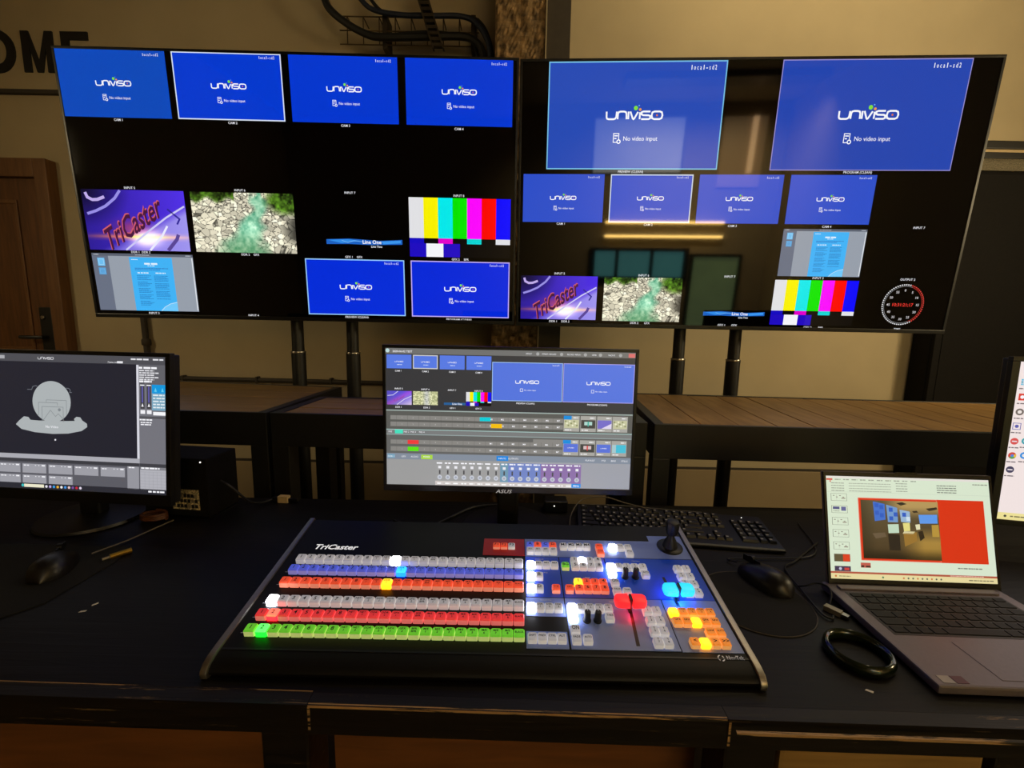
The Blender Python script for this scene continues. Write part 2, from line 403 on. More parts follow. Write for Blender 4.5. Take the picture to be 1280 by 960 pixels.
def splash(p, root, m):
    """purple studio graphic with slanted lettering"""
    def fn(U, V):
        d = U * .85 - (1 - V) * 0.95 + .52           # >0 : below the diagonal edge
        base = np.stack([45 + 35 * U, 28 + 20 * U, 150 + 80 * U], -1) * np.ones_like(U)[..., None]
        lo = np.stack([110 + 50 * U, 90 + 60 * U, 215 + 25 * U], -1)
        t = np.clip((d - .62) * 6, 0, 1)[..., None]; c = base * (1 - t) + lo * t
        dark = np.clip(1 - np.hypot(U * .9, V * .7) * 2.3, 0, 1)[..., None]; c = c * (1 - dark * .75)
        hot = np.exp(-(((U - .58) / .13) ** 2 + ((V - .80) / .12) ** 2))[..., None]; c = c + hot * np.array([210, 190, 110.])
        fl = np.exp(-(((V - .77) / .035) ** 2)) * np.exp(-((U - .5) / .42) ** 2); c = c + fl[..., None] * np.array([210, 110, -90.])
        red = np.exp(-(((U - .46) / .16) ** 2 + ((V - .62) / .12) ** 2))[..., None]; c = c + red * np.array([90, 20, -60.])
        return c
    p.grid(44, 26, fn)
    p.stroke([(.04, .05), (.055, .13), (.1, .17), (.15, .165), (.22, .12)], p.h * .05, (190, 170, 235), 1)
    p.stroke([(.03, .40), (.12, .35), (.22, .27), (.32, .14), (.38, 0.01)], p.h * .045, (150, 140, 230), 1)
    p.stroke([(.36, .995), (.62, .66), (.80, .44), (.99, .25)], p.h * .03, (205, 200, 245), 2)
    p.stroke([(.60, .995), (.74, .74), (.80, .58)], p.h * .035, (235, 235, 255), 2)
    p.stroke([(.82, .30), (.93, .46), (.90, .55)], p.h * .03, (50, 40, 150), 2)
    p.stroke([(.78, .99), (.88, .80), (.90, .72)], p.h * .06, (90, 70, 150), 2)
    tile = p.build('video_tile', m, root)
    q = p.sub(0, 0, 1, 1)
    q.text('TriCaster', .462, .525, .33, (206, 92, 104), 3, 'c', .03, .64, R(32), .45)
    q.text('TriCaster', .468, .538, .33, (72, 22, 62), 4, 'c', .016, .64, R(32), .45)
    q.build('lettering', m, tile); return tile

def vnoise(U, V, k, seed):
    g = np.random.RandomState(seed).rand(64, 64); x, y = U * k * 1.78, V * k
    i, j = np.floor(x).astype(int), np.floor(y).astype(int); a, b = x - i, y - j; a, b = a * a * (3 - 2 * a), b * b * (3 - 2 * b)
    G = lambda p, q: g[p % 64, q % 64]
    return (G(i, j) * (1 - a) + G(i + 1, j) * a) * (1 - b) + (G(i, j + 1) * (1 - a) + G(i + 1, j + 1) * a) * b
_riv_pts = rng.rand(420, 2); _riv_pts[:, 1] = _riv_pts[:, 1] ** 1.5; _riv_col = rng.rand(420)
def river(p, root, m, nx=128, ny=72):
    """stony stream picture"""
    def fn(U, V):
        asp = np.array([1.78, 1.0 + 0])
        sc = 0.75 + .5 * V
        P = np.stack([U * 1.78, V], -1)[..., None, :] - (_riv_pts * np.array([1.78, 1]))[None, None]
        D = np.hypot(P[..., 0], P[..., 1] * 1.5); i1 = D.argmin(-1); d = np.sort(D, -1); edge = d[..., 1] - d[..., 0]
        g = 165 + 90 * _riv_col[i1]
        rock = np.stack([g * 1.0, g * .97, g * .86], -1); rock *= np.clip(.30 + edge * 60, .30, 1.08)[..., None]
        cx = .62 - .10 * (V - .2) + .05 * np.sin(V * 7) + .10 * (vnoise(U, V, 7, 5) - .5) - .22 * np.clip(V - .6, 0, 1); wd = .06 + .22 * V ** 1.5
        w = np.clip(1.6 - np.abs(U - cx) / wd * 1.5, 0, 1)[..., None]
        n = 2.6 * (vnoise(U, V, 14, 1) - .5) + 1.6 * (vnoise(U, V, 37, 2) - .5)
        wat = np.stack([132 + 34 * n, 196 + 24 * n, 160 + 24 * n], -1)
        deep = np.clip((V - .55) * 2, 0, 1)[..., None]; wat = wat * (1 - deep * .3) + np.array([60, 90, 20.]) * deep * .3
        wl = np.exp(-(((U - .56) / .1) ** 2 + ((V - .62) / .14) ** 2))[..., None]; wat = wat + wl * 45
        c = rock * (1 - w) + wat * w
        green = (np.clip((.16 - V + .04 * np.sin(U * 30)) * 14, 0, 1) * (U < .42) + np.clip((.27 - np.hypot((U - .95), (V - .12))) * 9, 0, 1))[..., None]
        gg = 82 + 42 * n
        c = c * (1 - np.clip(green, 0, 1)) + np.stack([gg * .75, gg * 1.15, gg * .3], -1) * np.clip(green, 0, 1)
        dk = np.clip((U - .86) * 8, 0, 1) * np.clip((V - .3) * 6, 0, 1) * np.clip((.9 - V) * 6, 0, 1); c = c * (1 - .65 * dk[..., None])
        return c
    p.grid(nx, ny, fn, flat=True)
    return p.build('video_tile', m, root)

def bars(p, root, m):
    cols = [(225, 225, 228), (248, 240, 0), (0, 232, 232), (0, 225, 0), (250, 0, 250), (250, 0, 0), (0, 0, 250)]
    lo = [(20, 10, 190), (4, 4, 6), (225, 0, 200), (4, 4, 6), (0, 210, 210), (4, 4, 6), (225, 225, 230)]
    for i in range(7):
        p.rect(i / 7, 0, (i + 1) / 7, .68, cols[i]); p.rect(i / 7, .68, (i + 1) / 7, .77, lo[i])
    for a, b, c in ((0, .165, (30, 10, 190)), (.165, .335, (245, 245, 250)), (.335, .50, (36, 10, 190)), (.50, 1, (5, 5, 6))): p.rect(a, .77, b, 1, c)
    return p.build('video_tile', m, root)

def doc(p, root, m):
    p.rect(0, 0, 1, 1, (150, 158, 170)); p.rect(0, 0, 1, .045, (92, 98, 112), 1)
    p.rect(0, .045, .16, 1, (104, 112, 130), 1); p.rect(.985, .06, .995, .98, (225, 230, 235), 1)
    p.dashes(.02, .07, .022, .012, (200, 205, 215), 2, 1); p.dashes(.43, .57, .022, .01, (190, 195, 205), 2, 2); p.dashes(.93, .98, .022, .012, (200, 205, 215), 2, 3)
    p.rect(.05, .08, .12, .22, (110, 190, 240), 2); p.rect(.05, .25, .12, .37, (90, 160, 215), 2)
    p.frame(.06, .10, .11, .20, p.w * .004, (170, 220, 250), 3); p.frame(.06, .27, .11, .35, p.w * .004, (120, 185, 230), 3)
    p.rect(.365, .06, .79, 1, (64, 178, 245), 2)
    p.dashes(.385, .45, .10, .012, (220, 240, 255), 3, 4); p.dashes(.51, .64, .17, .03, (225, 242, 255), 3, 5); p.dashes(.54, .61, .205, .016, (200, 230, 255), 3, 55)
    p.dashes(.41, .74, .25, .012, (40, 110, 190), 3, 6); p.dashes(.41, .66, .275, .012, (40, 110, 190), 3, 7)
    p.dashes(.43, .54, .33, .02, (215, 238, 255), 3, 8); p.dashes(.61, .71, .33, .02, (215, 238, 255), 3, 9)
    for i in range(24):
        vv = .38 + i * .0225
        if i % 5 != 4: p.dashes(.42, .56 - .02 * (i % 3), vv, .010, (36, 118, 190), 3, 10 + i)
        if i % 6 != 5 and i < 19: p.dashes(.59, .73 - .02 * (i % 4 == 1), vv, .010, (36, 118, 190), 3, 50 + i)
    p.stroke([(.62, 1.0), (.66, .93), (.72, .87), (.79, .84)], p.h * .012, (190, 228, 250), 4)
    p.poly([(.62, 1.0), (.79, 1.0), (.79, .85), (.72, .88), (.66, .94)], (110, 200, 250), 3)
    return p.build('video_tile', m, root)

def banner(p, root, m):
    p.poly([(0, .2), (0, .92), (.3, .85), (.6, .95), (1, .8), (1, .1), (.7, .3), (.3, .05)], (28, 96, 190))
    p.poly([(.02, .3), (.28, .15), (.45, .35), (.2, .75)], (50, 140, 230), 1); p.poly([(.72, .4), (.98, .2), (.98, .6), (.75, .8)], (60, 150, 235), 1)
    p.stroke([(.2, .3), (.28, .65), (.36, .35), (.5, .5)], p.h * .07, (130, 190, 245), 2)
    p.text('Line One', .60, .5, .55, WHITE, 3, 'c', .02); p.text('Line Two', .66, 1.18, .32, WHITE, 3, 'c', .01)
    return p.build('video_tile', m, root)

def caption(S, u, v, st, root, m, hh=.0085):
    q = S.sub(0, 0, 1, 1); q.text(st, u, v, hh, (225, 225, 230), 2, 'c', .01); q.build('caption', m, root)

# ------------------------------------------------------------------ room shell
def wallbox(name, *b, m='wall'): return struct(MB().box(*b).build(name, M[m]))
wallbox('floor', -3.7, 3.7, -4.6, 2.85, -0.1, 0, m='floor')
wallbox('ceiling', -3.7, 3.7, -4.6, 2.85, 3.7, 3.8, m='ceil')
wallbox('wall_back', -3.7, 3.7, 2.7, 2.85, 0.36, 3.7)
wallbox('wall_left', -3.75, -3.6, -4.6, 2.85, 0, 3.7)
wallbox('wall_right', 3.6, 3.75, -4.6, 2.85, 0, 3.7)
wallbox('wall_front', -3.7, 3.7, -4.6, -4.45, 0, 3.7)
o = struct(MB().box(-3.6, 3.6, 2.685, 2.85, 0, 0.345).build('baseboard_back', M['wall_low'], bevel=0.003))
o = struct(MB().box(-3.6, 3.6, 2.692, 2.72, 0.345, 0.36).build('trim_1', M['dark_trim']))
# dark strip for the shadow of a groove high on the left wall, dark conduit and drop pipe below the televisions
struct(MB().box(-3.6, -0.2, 2.672, 2.7, 2.452, 2.474).build('trim_2', M['dark_trim'], bevel=0.004))
cond = MB().tube([(-3.6, 2.68, 0.868), (-1.4, 2.68, 0.861), (-0.12, 2.68, 0.851)], 0.014, 8)
for x in (-2.0, -1.55, -1.1, -0.6): cond.box(x - .006, x + .006, 2.664, 2.7, .845, .882)
struct(cond.build('trim_3', M['dark_trim'], smooth=True))
dp = MB().tube([(-2.21, 2.675, 1.6), (-2.205, 2.675, 1.2), (-2.2, 2.675, 0.875)], 0.016, 8)
dp.lathe([(.02, .93), (.026, .94), (.026, 1.0), (.02, 1.01)], -2.2, 2.675, 10); dp.lathe([(.02, 1.06), (.024, 1.065), (.024, 1.09), (.02, 1.1)], -2.202, 2.675, 10)
struct(dp.build('trim_4', M['dark_trim'], smooth=True))
struct(MB().box(-1.512, -1.465, 2.655, 2.7, 0, 0.84).build('trim_5', M['wall'], bevel=0.003))
# concrete column with its shaded side as a box of darker colour
from mathutils import noise as _ns
bmc = bmesh.new(); bmesh.ops.create_grid(bmc, x_segments=22, y_segments=200, size=0.5)
for v in bmc.verts:
    x, y = v.co.x, v.co.y
    p_ = Vector((x * .25, y * 3.7, 0)); dd = 0
    if abs(x) < .49: dd = .016 * max(0, _ns.noise(p_ * 14)) + .014 * max(0, _ns.noise(p_ * 34 + Vector((3, 1, 0)))) + .006 * random.random()
    v.co = Vector((0.008 + x * 0.246, 2.4 - dd, 1.85 + y * 3.7))
bmesh.ops.recalc_face_normals(bmc, faces=bmc.faces)
me = bpy.data.meshes.new('rough_face'); bmc.to_mesh(me); bmc.free(); me.materials.append(M['concrete'])
colm = MB().box(-0.115, 0.131, 2.4005, 2.7, 0, 3.7).build('trim_6', M['concrete']); struct(colm)
link('rough_face', me, colm)
MB().box(0.131, 0.137, 2.385, 2.7, 0, 3.7).build('corner_bead', M['wall'], colm)
struct(MB().box(0.137, 0.255, 2.42, 2.7, 0, 3.7).build('trim_7', M['dark_trim']))
# door in the back wall
dr = struct(MB().box(-3.55, -2.715, 2.67, 2.699, 0.0, 2.0).build('door_1', M['door'], bevel=0.002))
for z0, z1 in ((1.02, 1.88), (0.15, 0.9)):
    fr = MB()
    fr.box(-3.42, -2.86, 2.662, 2.67, z0, z0 + .02).box(-3.42, -2.86, 2.662, 2.67, z1 - .02, z1).box(-3.42, -3.40, 2.662, 2.67, z0 + .02, z1 - .02).box(-2.88, -2.86, 2.662, 2.67, z0 + .02, z1 - .02)
    fr.build('door_moulding', M['door_frame'], dr, bevel=.003)
f = MB().box(-2.715, -2.642, 2.635, 2.7, 0, 2.1).box(-3.6, -2.715, 2.635, 2.7, 2.0, 2.1)
f.build('door_frame', M['door_frame'], dr, bevel=0.004)
lk = MB().box(-2.80, -2.725, 2.648, 2.67, 1.0, 1.275).build('lock_plate', M['black'], dr, bevel=0.006)
MB().tube([(-2.765, 2.65, 1.1), (-2.765, 2.61, 1.1), (-2.78, 2.602, 1.1), (-2.88, 2.602, 1.1)], .010, 8).build('door_handle', M['blackmetal'], lk, smooth=True)
MB().lathe([(.012, 0), (.012, .006), (.009, .009)], n=14).build('keyhole_cap', M['chrome'], lk, loc=(-2.775, 2.648, 1.215), rot=(R(90), 0, 0))

# letters on the wall: O M E
wl = thing('wall_lettering', 'large black capital letters OME on the wall above the door', 'lettering', (-2.66, 2.7, 2.57))
def letter(prof_list, x0):
    b = MB()
    for prof in prof_list: b.prism_y([(x0 + x, z) for x, z in prof], -0.008, 0.0)
    return b.build('letter', M['lettering'], wl)
ov = []; N = 28; b = MB()
for k, (rx, rz) in enumerate(((.105, .112), (.058, .068))):
    ov += [(rx * math.cos(2 * math.pi * i / N), rz * math.sin(2 * math.pi * i / N)) for i in range(N)]
b.add([(x, -.008, z + .105) for x, z in ov] + [(x, 0, z + .105) for x, z in ov],
      [f for i in range(N) for f in (((i, (i + 1) % N, N + (i + 1) % N, N + i)), ((i, 2 * N + i, 2 * N + (i + 1) % N, (i + 1) % N)), ((N + i, N + (i + 1) % N, 3 * N + (i + 1) % N, 3 * N + i)))])
b.build('letter', M['lettering'], wl, loc=(-.235, 0, 0))
letter([[(0, 0), (.042, 0), (.042, .21), (0, .21)], [(.133, 0), (.175, 0), (.175, .21), (.133, .21)], [(.042, .21), (.042, .13), (.072, .0), (.103, 0), (.133, .13), (.133, .21), (.0875, .055)]], -.09)
letter([[(0, 0), (.045, 0), (.045, .21), (0, .21)], [(.045, .168), (.15, .168), (.15, .21), (.045, .21)], [(.045, .086), (.135, .086), (.135, .126), (.045, .126)], [(.045, 0), (.15, 0), (.15, .042), (.045, .042)]], .13)

# cable tray and cables on the upper wall
tray = thing('cable_tray', 'wire basket cable tray fixed to the wall above the left television', 'cable tray', (-0.55, 2.6, 2.69))
for z in (0.0, .067, .135): MB().tube([(-.40, 0, z), (.34, 0, z)], .0035, 6).build('rail_wire', M['wire'], tray)
for x in np.arange(-.36, .34, .085): MB().tube([(x, 0, 0), (x, 0, .135), (x, .098, .135)], .003, 6).build('cross_wire', M['wire'], tray)
for x in (-.16, .31): MB().box(x - .012, x + .012, -.006, .1, -.02, .15).build('bracket', M['strut'], tray)
st = MB(); x0, z0, x1, z1 = .03, .26, .14, -.07
for k in range(12):
    t0, t1 = k / 12, (k + .55) / 12
    st.add([(x0 + (x1 - x0) * t + dx, yy, z0 + (z1 - z0) * t) for t in (t0, t1) for dx in (-.03, .03) for yy in (-.105, -.08)], [(0, 1, 3, 2), (4, 6, 7, 5), (0, 4, 5, 1), (2, 3, 7, 6), (0, 2, 6, 4), (1, 5, 7, 3)])
for dx in (-.03, .022):
    st.add([(x0 + (x1 - x0) * t + dx + e, yy, z0 + (z1 - z0) * t) for t in (0, 1) for e in (0, .008) for yy in (-.109, -.08)], [(0, 1, 3, 2), (4, 6, 7, 5), (0, 4, 5, 1), (2, 3, 7, 6), (0, 2, 6, 4), (1, 5, 7, 3)])
st.build('perforated_strut', M['strut'], tray)
def cable(label, pts, r, m='cable', group=None, name='cable'):
    return tag(MB().tube(smooth_path(pts, 7), r, 8).build(name, M[m], smooth=True), label, 'cable', group)
cable('thick black cable bundle sagging through the wire tray above the left television', [(-1.02, 2.55, 2.95), (-.99, 2.55, 2.84), (-.90, 2.55, 2.765), (-.80, 2.55, 2.715), (-.72, 2.55, 2.70), (-.5, 2.55, 2.705), (-.30, 2.55, 2.71), (-.23, 2.55, 2.69), (-.19, 2.55, 2.64), (-.17, 2.55, 2.5)], .019)
cable('thin black cable curving just above the thick bundle in the wall tray', [(-.72, 2.582, 2.72), (-.6, 2.58, 2.735), (-.45, 2.58, 2.745), (-.3, 2.58, 2.728), (-.24, 2.582, 2.70), (-.21, 2.582, 2.6), (-.205, 2.582, 2.5)], .009)
cable('dark blue cable running along the top of the wall tray', [(-.84, 2.55, 2.9), (-.76, 2.55, 2.83), (-.6, 2.55, 2.805), (-.45, 2.55, 2.805), (-.3, 2.55, 2.805), (-.22, 2.55, 2.77), (-.155, 2.52, 2.66), (-.14, 2.515, 2.5)], .013, 'cable_blue')
cable('black cable at the tray top bending down beside the concrete column', [(-.80, 2.57, 2.92), (-.70, 2.575, 2.83), (-.5, 2.575, 2.825), (-.28, 2.575, 2.82), (-.19, 2.575, 2.78), (-.14, 2.578, 2.66), (-.132, 2.58, 2.5)], .009)

# room behind the camera: lit window, lamps, pale board and added glow panels the televisions mirror
win = struct(MB().box(.78, 2.25, -4.45, -4.43, 1.08, 1.5).build('window_1', M['teal']))
wf = MB().box(.70, 2.33, -4.45, -4.40, 1.5, 1.56).box(.70, 2.33, -4.45, -4.40, 1.02, 1.08).box(.70, .78, -4.45, -4.40, 1.08, 1.5).box(2.25, 2.33, -4.45, -4.40, 1.08, 1.5).box(1.12, 1.18, -4.45, -4.40, 1.08, 1.5).box(1.7, 1.76, -4.45, -4.40, 1.08, 1.5)
wf.build('window_frame', M['blackmetal'], win)
for i, z in enumerate((1.74, 1.96)):
    t = thing('wall_lamp', ('lower' if i == 0 else 'upper') + ' warm tube lamp on the rear wall above the window', 'lamp', (1.87, -4.45, z), group='tube lamps on the rear wall')
    MB().box(-.98, .98, 0, .05, -.03, .03).build('housing', M['alu'], t, bevel=.004)
    MB().tube([(-.95, .07, 0), (.95, .07, 0)], .018, 10).build('tube', M['lamp'], t, smooth=True)
scr = thing('wall_screen', 'pale lit screen high on the rear wall', 'screen', (1.35, -4.45, 2.72))
MB().box(-.71, .71, .0, .03, -.02, .80).build('frame', M['blackmetal'], scr); MB().box(-.69, .69, .03, .033, 0, .78).build('picture', M['pale_lit'], scr)
wp = thing('wall_glow_panel', 'glowing panel standing in for a warm-lit stretch of the rear wall', 'lamp', (2.95, -4.448, 2.5))  # added panel, its glow replaces a lit piece of wall
MB().box(-.32, .32, 0, .03, 0, 1.0).build('wall_glow', M['warm_lit'], wp); MB().box(.10, .18, .03, .05, .2, 1.0).build('tube', M['warm_strip'], wp)
w2 = struct(MB().box(2.42, 3.15, -4.45, -4.43, .1, 1.42).build('curtain_glow_panel', M['green_lit']))  # added glowing sheet in place of a green curtain
MB().box(2.36, 2.42, -4.45, -4.40, .05, 1.47).box(3.15, 3.2, -4.45, -4.40, .05, 1.47).box(2.42, 3.15, -4.45, -4.40, 1.42, 1.47).box(2.42, 3.15, -4.45, -4.40, .05, .1).build('window_frame', M['blackmetal'], w2)  # frame added round the curtain glow
for nm, x, y, sx in (('longest, washing the right wall', 1.85, 2.0, 1.25), ('added one washing the left wall', -1.7, 2.0, .62), ('added one over the laptop', 1.5, .9, .62), ('added one at the rear of the room', 2.2, -3.3, 1.25)):  # unseen housings; left, laptop and rear ones belong to added fill lights
    t = thing('ceiling_lamp', 'slim black ceiling lamp, the %s' % nm, 'lamp', (x, y, 3.7), group='ceiling lamps')
    MB().box(-sx, sx, -.17, .17, -.07, 0).build('housing', M['blackmetal'], t, bevel=.004)

for nm, x, y, z, dx in (('right', 3.6, .5, 2.0, -1), ('left', -3.6, .2, 2.2, 1)):
    t = thing('fill_light_bracket', 'black bracket added for the fill light on the %s side wall' % nm, 'lamp', (x, y, z), group='added side fill lights')  # made-up housing for the added side light
    MB().box(*sorted((0, dx * .05)), -.1, .1, -.1, .1).box(*sorted((dx * .05, dx * .12)), -.03, .03, -.03, .03).build('bracket', M['blackmetal'], t, bevel=.004)

# ------------------------------------------------------------------ televisions
TVW, TVH = 1.6675, 0.957
def television(label, centre, yaw, tilt):
    t = thing('wall_television', label, 'television', group='large televisions above the desk')
    up = Vector((math.sin(R(tilt)) * math.sin(R(yaw)), -math.sin(R(tilt)) * math.cos(R(yaw)), math.cos(R(tilt))))
    t.location = Vector(centre) - up * TVH / 2
    t.rotation_euler = (R(tilt), 0, R(yaw))
    w, h = TVW / 2, TVH
    MB().box(-w + .004, w - .004, .004, .03, .004, h - .004).box(-w + .2, w - .2, .03, .05, .06, h - .25).build('rear_shell', M['black'], t, bevel=.003)
    fr = MB(); e = .009
    fr.box(-w, w, -.003, .012, 0, e + .006).box(-w, w, -.003, .012, h - e, h).box(-w, -w + e, -.003, .012, e + .006, h - e).box(w - e, w, -.003, .012, e + .006, h - e)
    fr.build('bezel', M['bezel'], t, bevel=.0015)
    MB().box(-w + e, w - e, 0, .006, e + .006, h - e).build('screen_panel', M['panel'], t)
    return t, Pic(-w, h, TVW, TVH, -0.0006)

me_ = M['tv_emit']
LT, S = television('left of the two large wall televisions, six blue tiles', (-.83, 1.773, 1.710), .754, 3.53)
B1 = (8, 64, 186)
for i, (u0, col, bd) in enumerate(((.004, (10, 72, 184), None), (.252, (2, 56, 206), (215, 225, 240)), (.502, (2, 54, 206), None), (.753, (2, 54, 206), None))):
    no_input(S.sub(u0, .0085, u0 + .234, .239), col, bd, root=LT, m=me_, bt=.004)
splash(S.sub(.012, .499, .243, .729), LT, me_)
river(S.sub(.257, .50, .490, .729), LT, me_)
doc(S.sub(.013, .742, .246, .97), LT, me_)
bars(S.sub(.753, .502, .987, .73), LT, me_)
banner(S.sub(.56, .664, .736, .69), LT, me_)
no_input(S.sub(.507, .746, .739, .972), (2, 44, 216), (150, 200, 245), root=LT, m=me_, bt=.004)
no_input(S.sub(.754, .746, .987, .973), (2, 40, 216), (190, 170, 240), root=LT, m=me_, bt=.004)
for u, v, st in ((.12, .247, 'CAM 1'), (.37, .248, 'CAM 2'), (.618, .248, 'CAM 3'), (.869, .25, 'CAM 4'), (.123, .491, 'INPUT 5'), (.371, .491, 'INPUT 6'), (.62, .491, 'INPUT 7'), (.868, .493, 'INPUT 8'),
                 (.115, .735, 'DDR 1'), (.14, .735, 'DDR 2'), (.37, .736, 'DDR 2'), (.395, .736, 'GFX'), (.61, .737, 'GFX 1'), (.635, .737, 'GFX'), (.86, .738, 'GFX 2'), (.885, .738, 'BFR'),
                 (.139, .979, 'INPUT 3'), (.375, .981, 'INPUT 4'), (.622, .980, 'PREVIEW (CLEAN)'), (.867, .982, 'PROGRAM (CLEAN)')):
    caption(S, u, v, st, LT, me_)

RT, S = television('right of the two large wall televisions, with red digital clock', (.842, 1.75, 1.7065), -2.803, 4.443)
b2 = (46, 80, 176)
no_input(S.sub(.063, .010, .441, .384), (38, 74, 178), (120, 190, 225), root=RT, m=me_, bt=.004)
no_input(S.sub(.555, .010, .937, .386), (34, 68, 172), (150, 140, 200), root=RT, m=me_, bt=.003)
for u0, bd in ((.012, None), (.209, (205, 215, 230)), (.406, None), (.604, None)):
    no_input(S.sub(u0, .4015, u0 + .183, .581), (44, 78, 198), bd, root=RT, m=me_, bt=.004)
doc(S.sub(.604, .599, .787, .78), RT, me_)
splash(S.sub(.011, .792, .192, .970), RT, me_)
river(S.sub(.208, .794, .390, .972), RT, me_)
bars(S.sub(.601, .795, .789, .975), RT, me_)
banner(S.sub(.445, .923, .587, .945), RT, me_)
# clock
q = S.sub(.895 - .048, .886 - .0836, .895 + .048, .886 + .0836)
for i in range(60):
    a = 2 * math.pi * i / 60; c = (225, 225, 225) if not (3 <= i <= 24) else (220, 70, 60)
    q.disc(.5 + .47 * math.sin(a), .5 - .47 * math.cos(a), .017, c, 1, 6)
q2 = []
for i in range(72):
    a0, a1 = 2 * math.pi * i / 72, 2 * math.pi * (i + 1) / 72
    c = (200, 60, 50) if 4 <= i <= 30 else (150, 150, 150)
    q.stroke([(.5 + .435 * math.sin(a0), .5 - .435 * math.cos(a0)), (.5 + .435 * math.sin(a1), .5 - .435 * math.cos(a1))], .0012, c, 1)
for i in range(12):
    a = 2 * math.pi * i / 12; q.text(str(i * 5), .5 + .34 * math.sin(a), .5 - .34 * math.cos(a), .055, (210, 205, 205), 2, 'c', .01)
q.text('10:31:21;17', .5, .5, .075, (235, 60, 50), 2, 'c', .01)
q.build('clock_face', me_, RT)
for u, v, st in ((.252, .392, 'PREVIEW (CLEAN)'), (.744, .392, 'PROGRAM (CLEAN)'), (.1, .587, 'CAM 1'), (.3, .588, 'CAM 2'), (.489, .59, 'CAM 3'), (.697, .59, 'CAM 4'), (.897, .591, 'INPUT 7'), (.696, .786, 'INPUT 3'), (.102, .782, 'INPUT 5'), (.299, .785, 'INPUT 6'), (.497, .785, 'INPUT 7'),
                 (.09, .978, 'DDR 1'), (.12, .978, 'DDR 2'), (.285, .979, 'DDR 2'), (.315, .979, 'GFX'), (.49, .981, 'GFX 1'), (.52, .981, 'GFX'), (.69, .984, 'GFX 2'), (.72, .984, 'BFR'), (.895, .787, 'OUTPUT 2'), (.893, .984, 'TIME')):
    caption(S, u, v, st, RT, me_)

def tv_stand(label, xs, arm):
    t = thing('television_stand', label, 'stand', ((xs[0] + xs[1]) / 2, 1.90, 0), group='twin-pole television stands')
    m0 = (xs[0] + xs[1]) / 2
    MB().box(-.34, .34, -.028, .34, 0, .012).build('base_plate', M['blackmetal'], t, bevel=.003)
    for x in xs:
        MB().lathe([(.029, .012), (.029, 1.10), (.0245, 1.104), (.0245, 2.0), (.02, 2.005)], x - m0, 0, 20).build('pole', M['blackmetal'], t, smooth=True)
        MB().lathe([(.0298, 1.095), (.0305, 1.097), (.0305, 1.101), (.0298, 1.103)], x - m0, 0, 20).build('collar_ring', M['chrome'], t, smooth=True)
    MB().box(-.30, .30, -.034, -.026, 1.55, 1.60).box(-.30, .30, -.034, -.026, 1.78, 1.83).build('crossbar', M['blackmetal'], t)
    MB().box(-.22, -.18, -arm, -.034, 1.52, 1.86).box(.18, .22, -arm, -.034, 1.52, 1.86).build('mount_arm', M['blackmetal'], t)
    return t
tv_stand('black twin-pole stand under the left television', (-.916, -.682), .058)
tv_stand('black twin-pole stand under the right television', (.708, .944), .074)

# ------------------------------------------------------------------ console tables between desk and wall
def table(label, fl, fr_, rr_, rl, lengthwise, n, frame_l=True, frame_r=True):
    """corners (x, y): front-left, front-right, rear-right, rear-left; top at z = .97"""
    cx, cy = (fl[0] + fr_[0]) / 2, (fl[1] + fr_[1]) / 2
    t = thing('console_table', label, 'table', (cx, cy, 0), group='oak-topped black steel tables')
    q = [Vector((p[0] - cx, p[1] - cy)) for p in (fl, fr_, rr_, rl)]
    P = lambda a, b: q[0] * (1 - a) * (1 - b) + q[1] * a * (1 - b) + q[2] * a * b + q[3] * (1 - a) * b
    lw = ((q[1] - q[0]).length + (q[2] - q[3]).length) / 2; dp_ = (q[3] - q[0]).length
    ea, eb = .028 / lw, .012 / dp_
    def bar(nm, a0, a1, b0, b1, z0, z1):
        MB().prism([tuple(P(a0, b0)), tuple(P(a1, b0)), tuple(P(a1, b1)), tuple(P(a0, b1))], z0, z1).build(nm, M['blackmetal'], t, bevel=.002)
    bar('front_beam', 0, 1, 0, eb, .872, .972); bar('rear_beam', 0, 1, 1 - eb, 1, .872, .972)
    bar('end_beam', 0, ea, eb, 1 - eb, .872, .972); bar('end_beam', 1 - ea, 1, eb, 1 - eb, .872, .972)
    a0, a1, b0, b1 = ea, 1 - ea, eb, 1 - eb
    g = .0015
    for i in range(n):
        if lengthwise:
            s0, s1 = b0 + (b1 - b0) * i / n, b0 + (b1 - b0) * (i + 1) / n; e = g / dp_
            pts = [P(a0, s0 + e), P(a1, s0 + e), P(a1, s1 - e), P(a0, s1 - e)]
        else:
            s0, s1 = a0 + (a1 - a0) * i / n, a0 + (a1 - a0) * (i + 1) / n; e = g / lw
            pts = [P(s0 + e, b0), P(s1 - e, b0), P(s1 - e, b1), P(s0 + e, b1)]
        MB().prism([tuple(p) for p in pts], .945, .970 - random.random() * .0015).build('plank', M['plank_long' if lengthwise else 'plank'], t, bevel=.001, seg=1)
    la, lb = .05 / lw, .05 / dp_
    for a, b in ((0, 0), (1 - la, 0), (0, 1 - lb), (1 - la, 1 - lb)):
        bar('leg', a, a + la, b, b + lb, 0, .872)
    return t
table('left oak-topped black table behind the left monitor, deeper than the middle table', (-1.85, 1.29), (-.712, 1.262), (-.685, 1.770), (-1.75, 1.90), True, 4)
table('middle oak-topped black table behind the central monitor', (-.700, 1.262), (.385, 1.225), (.392, 1.515), (-.675, 1.545), True, 3)
table('right oak-topped black table of short cross planks, below right television', (.40, 1.212), (1.95, 1.165), (2.05, 1.668), (.445, 1.762), False, 14)

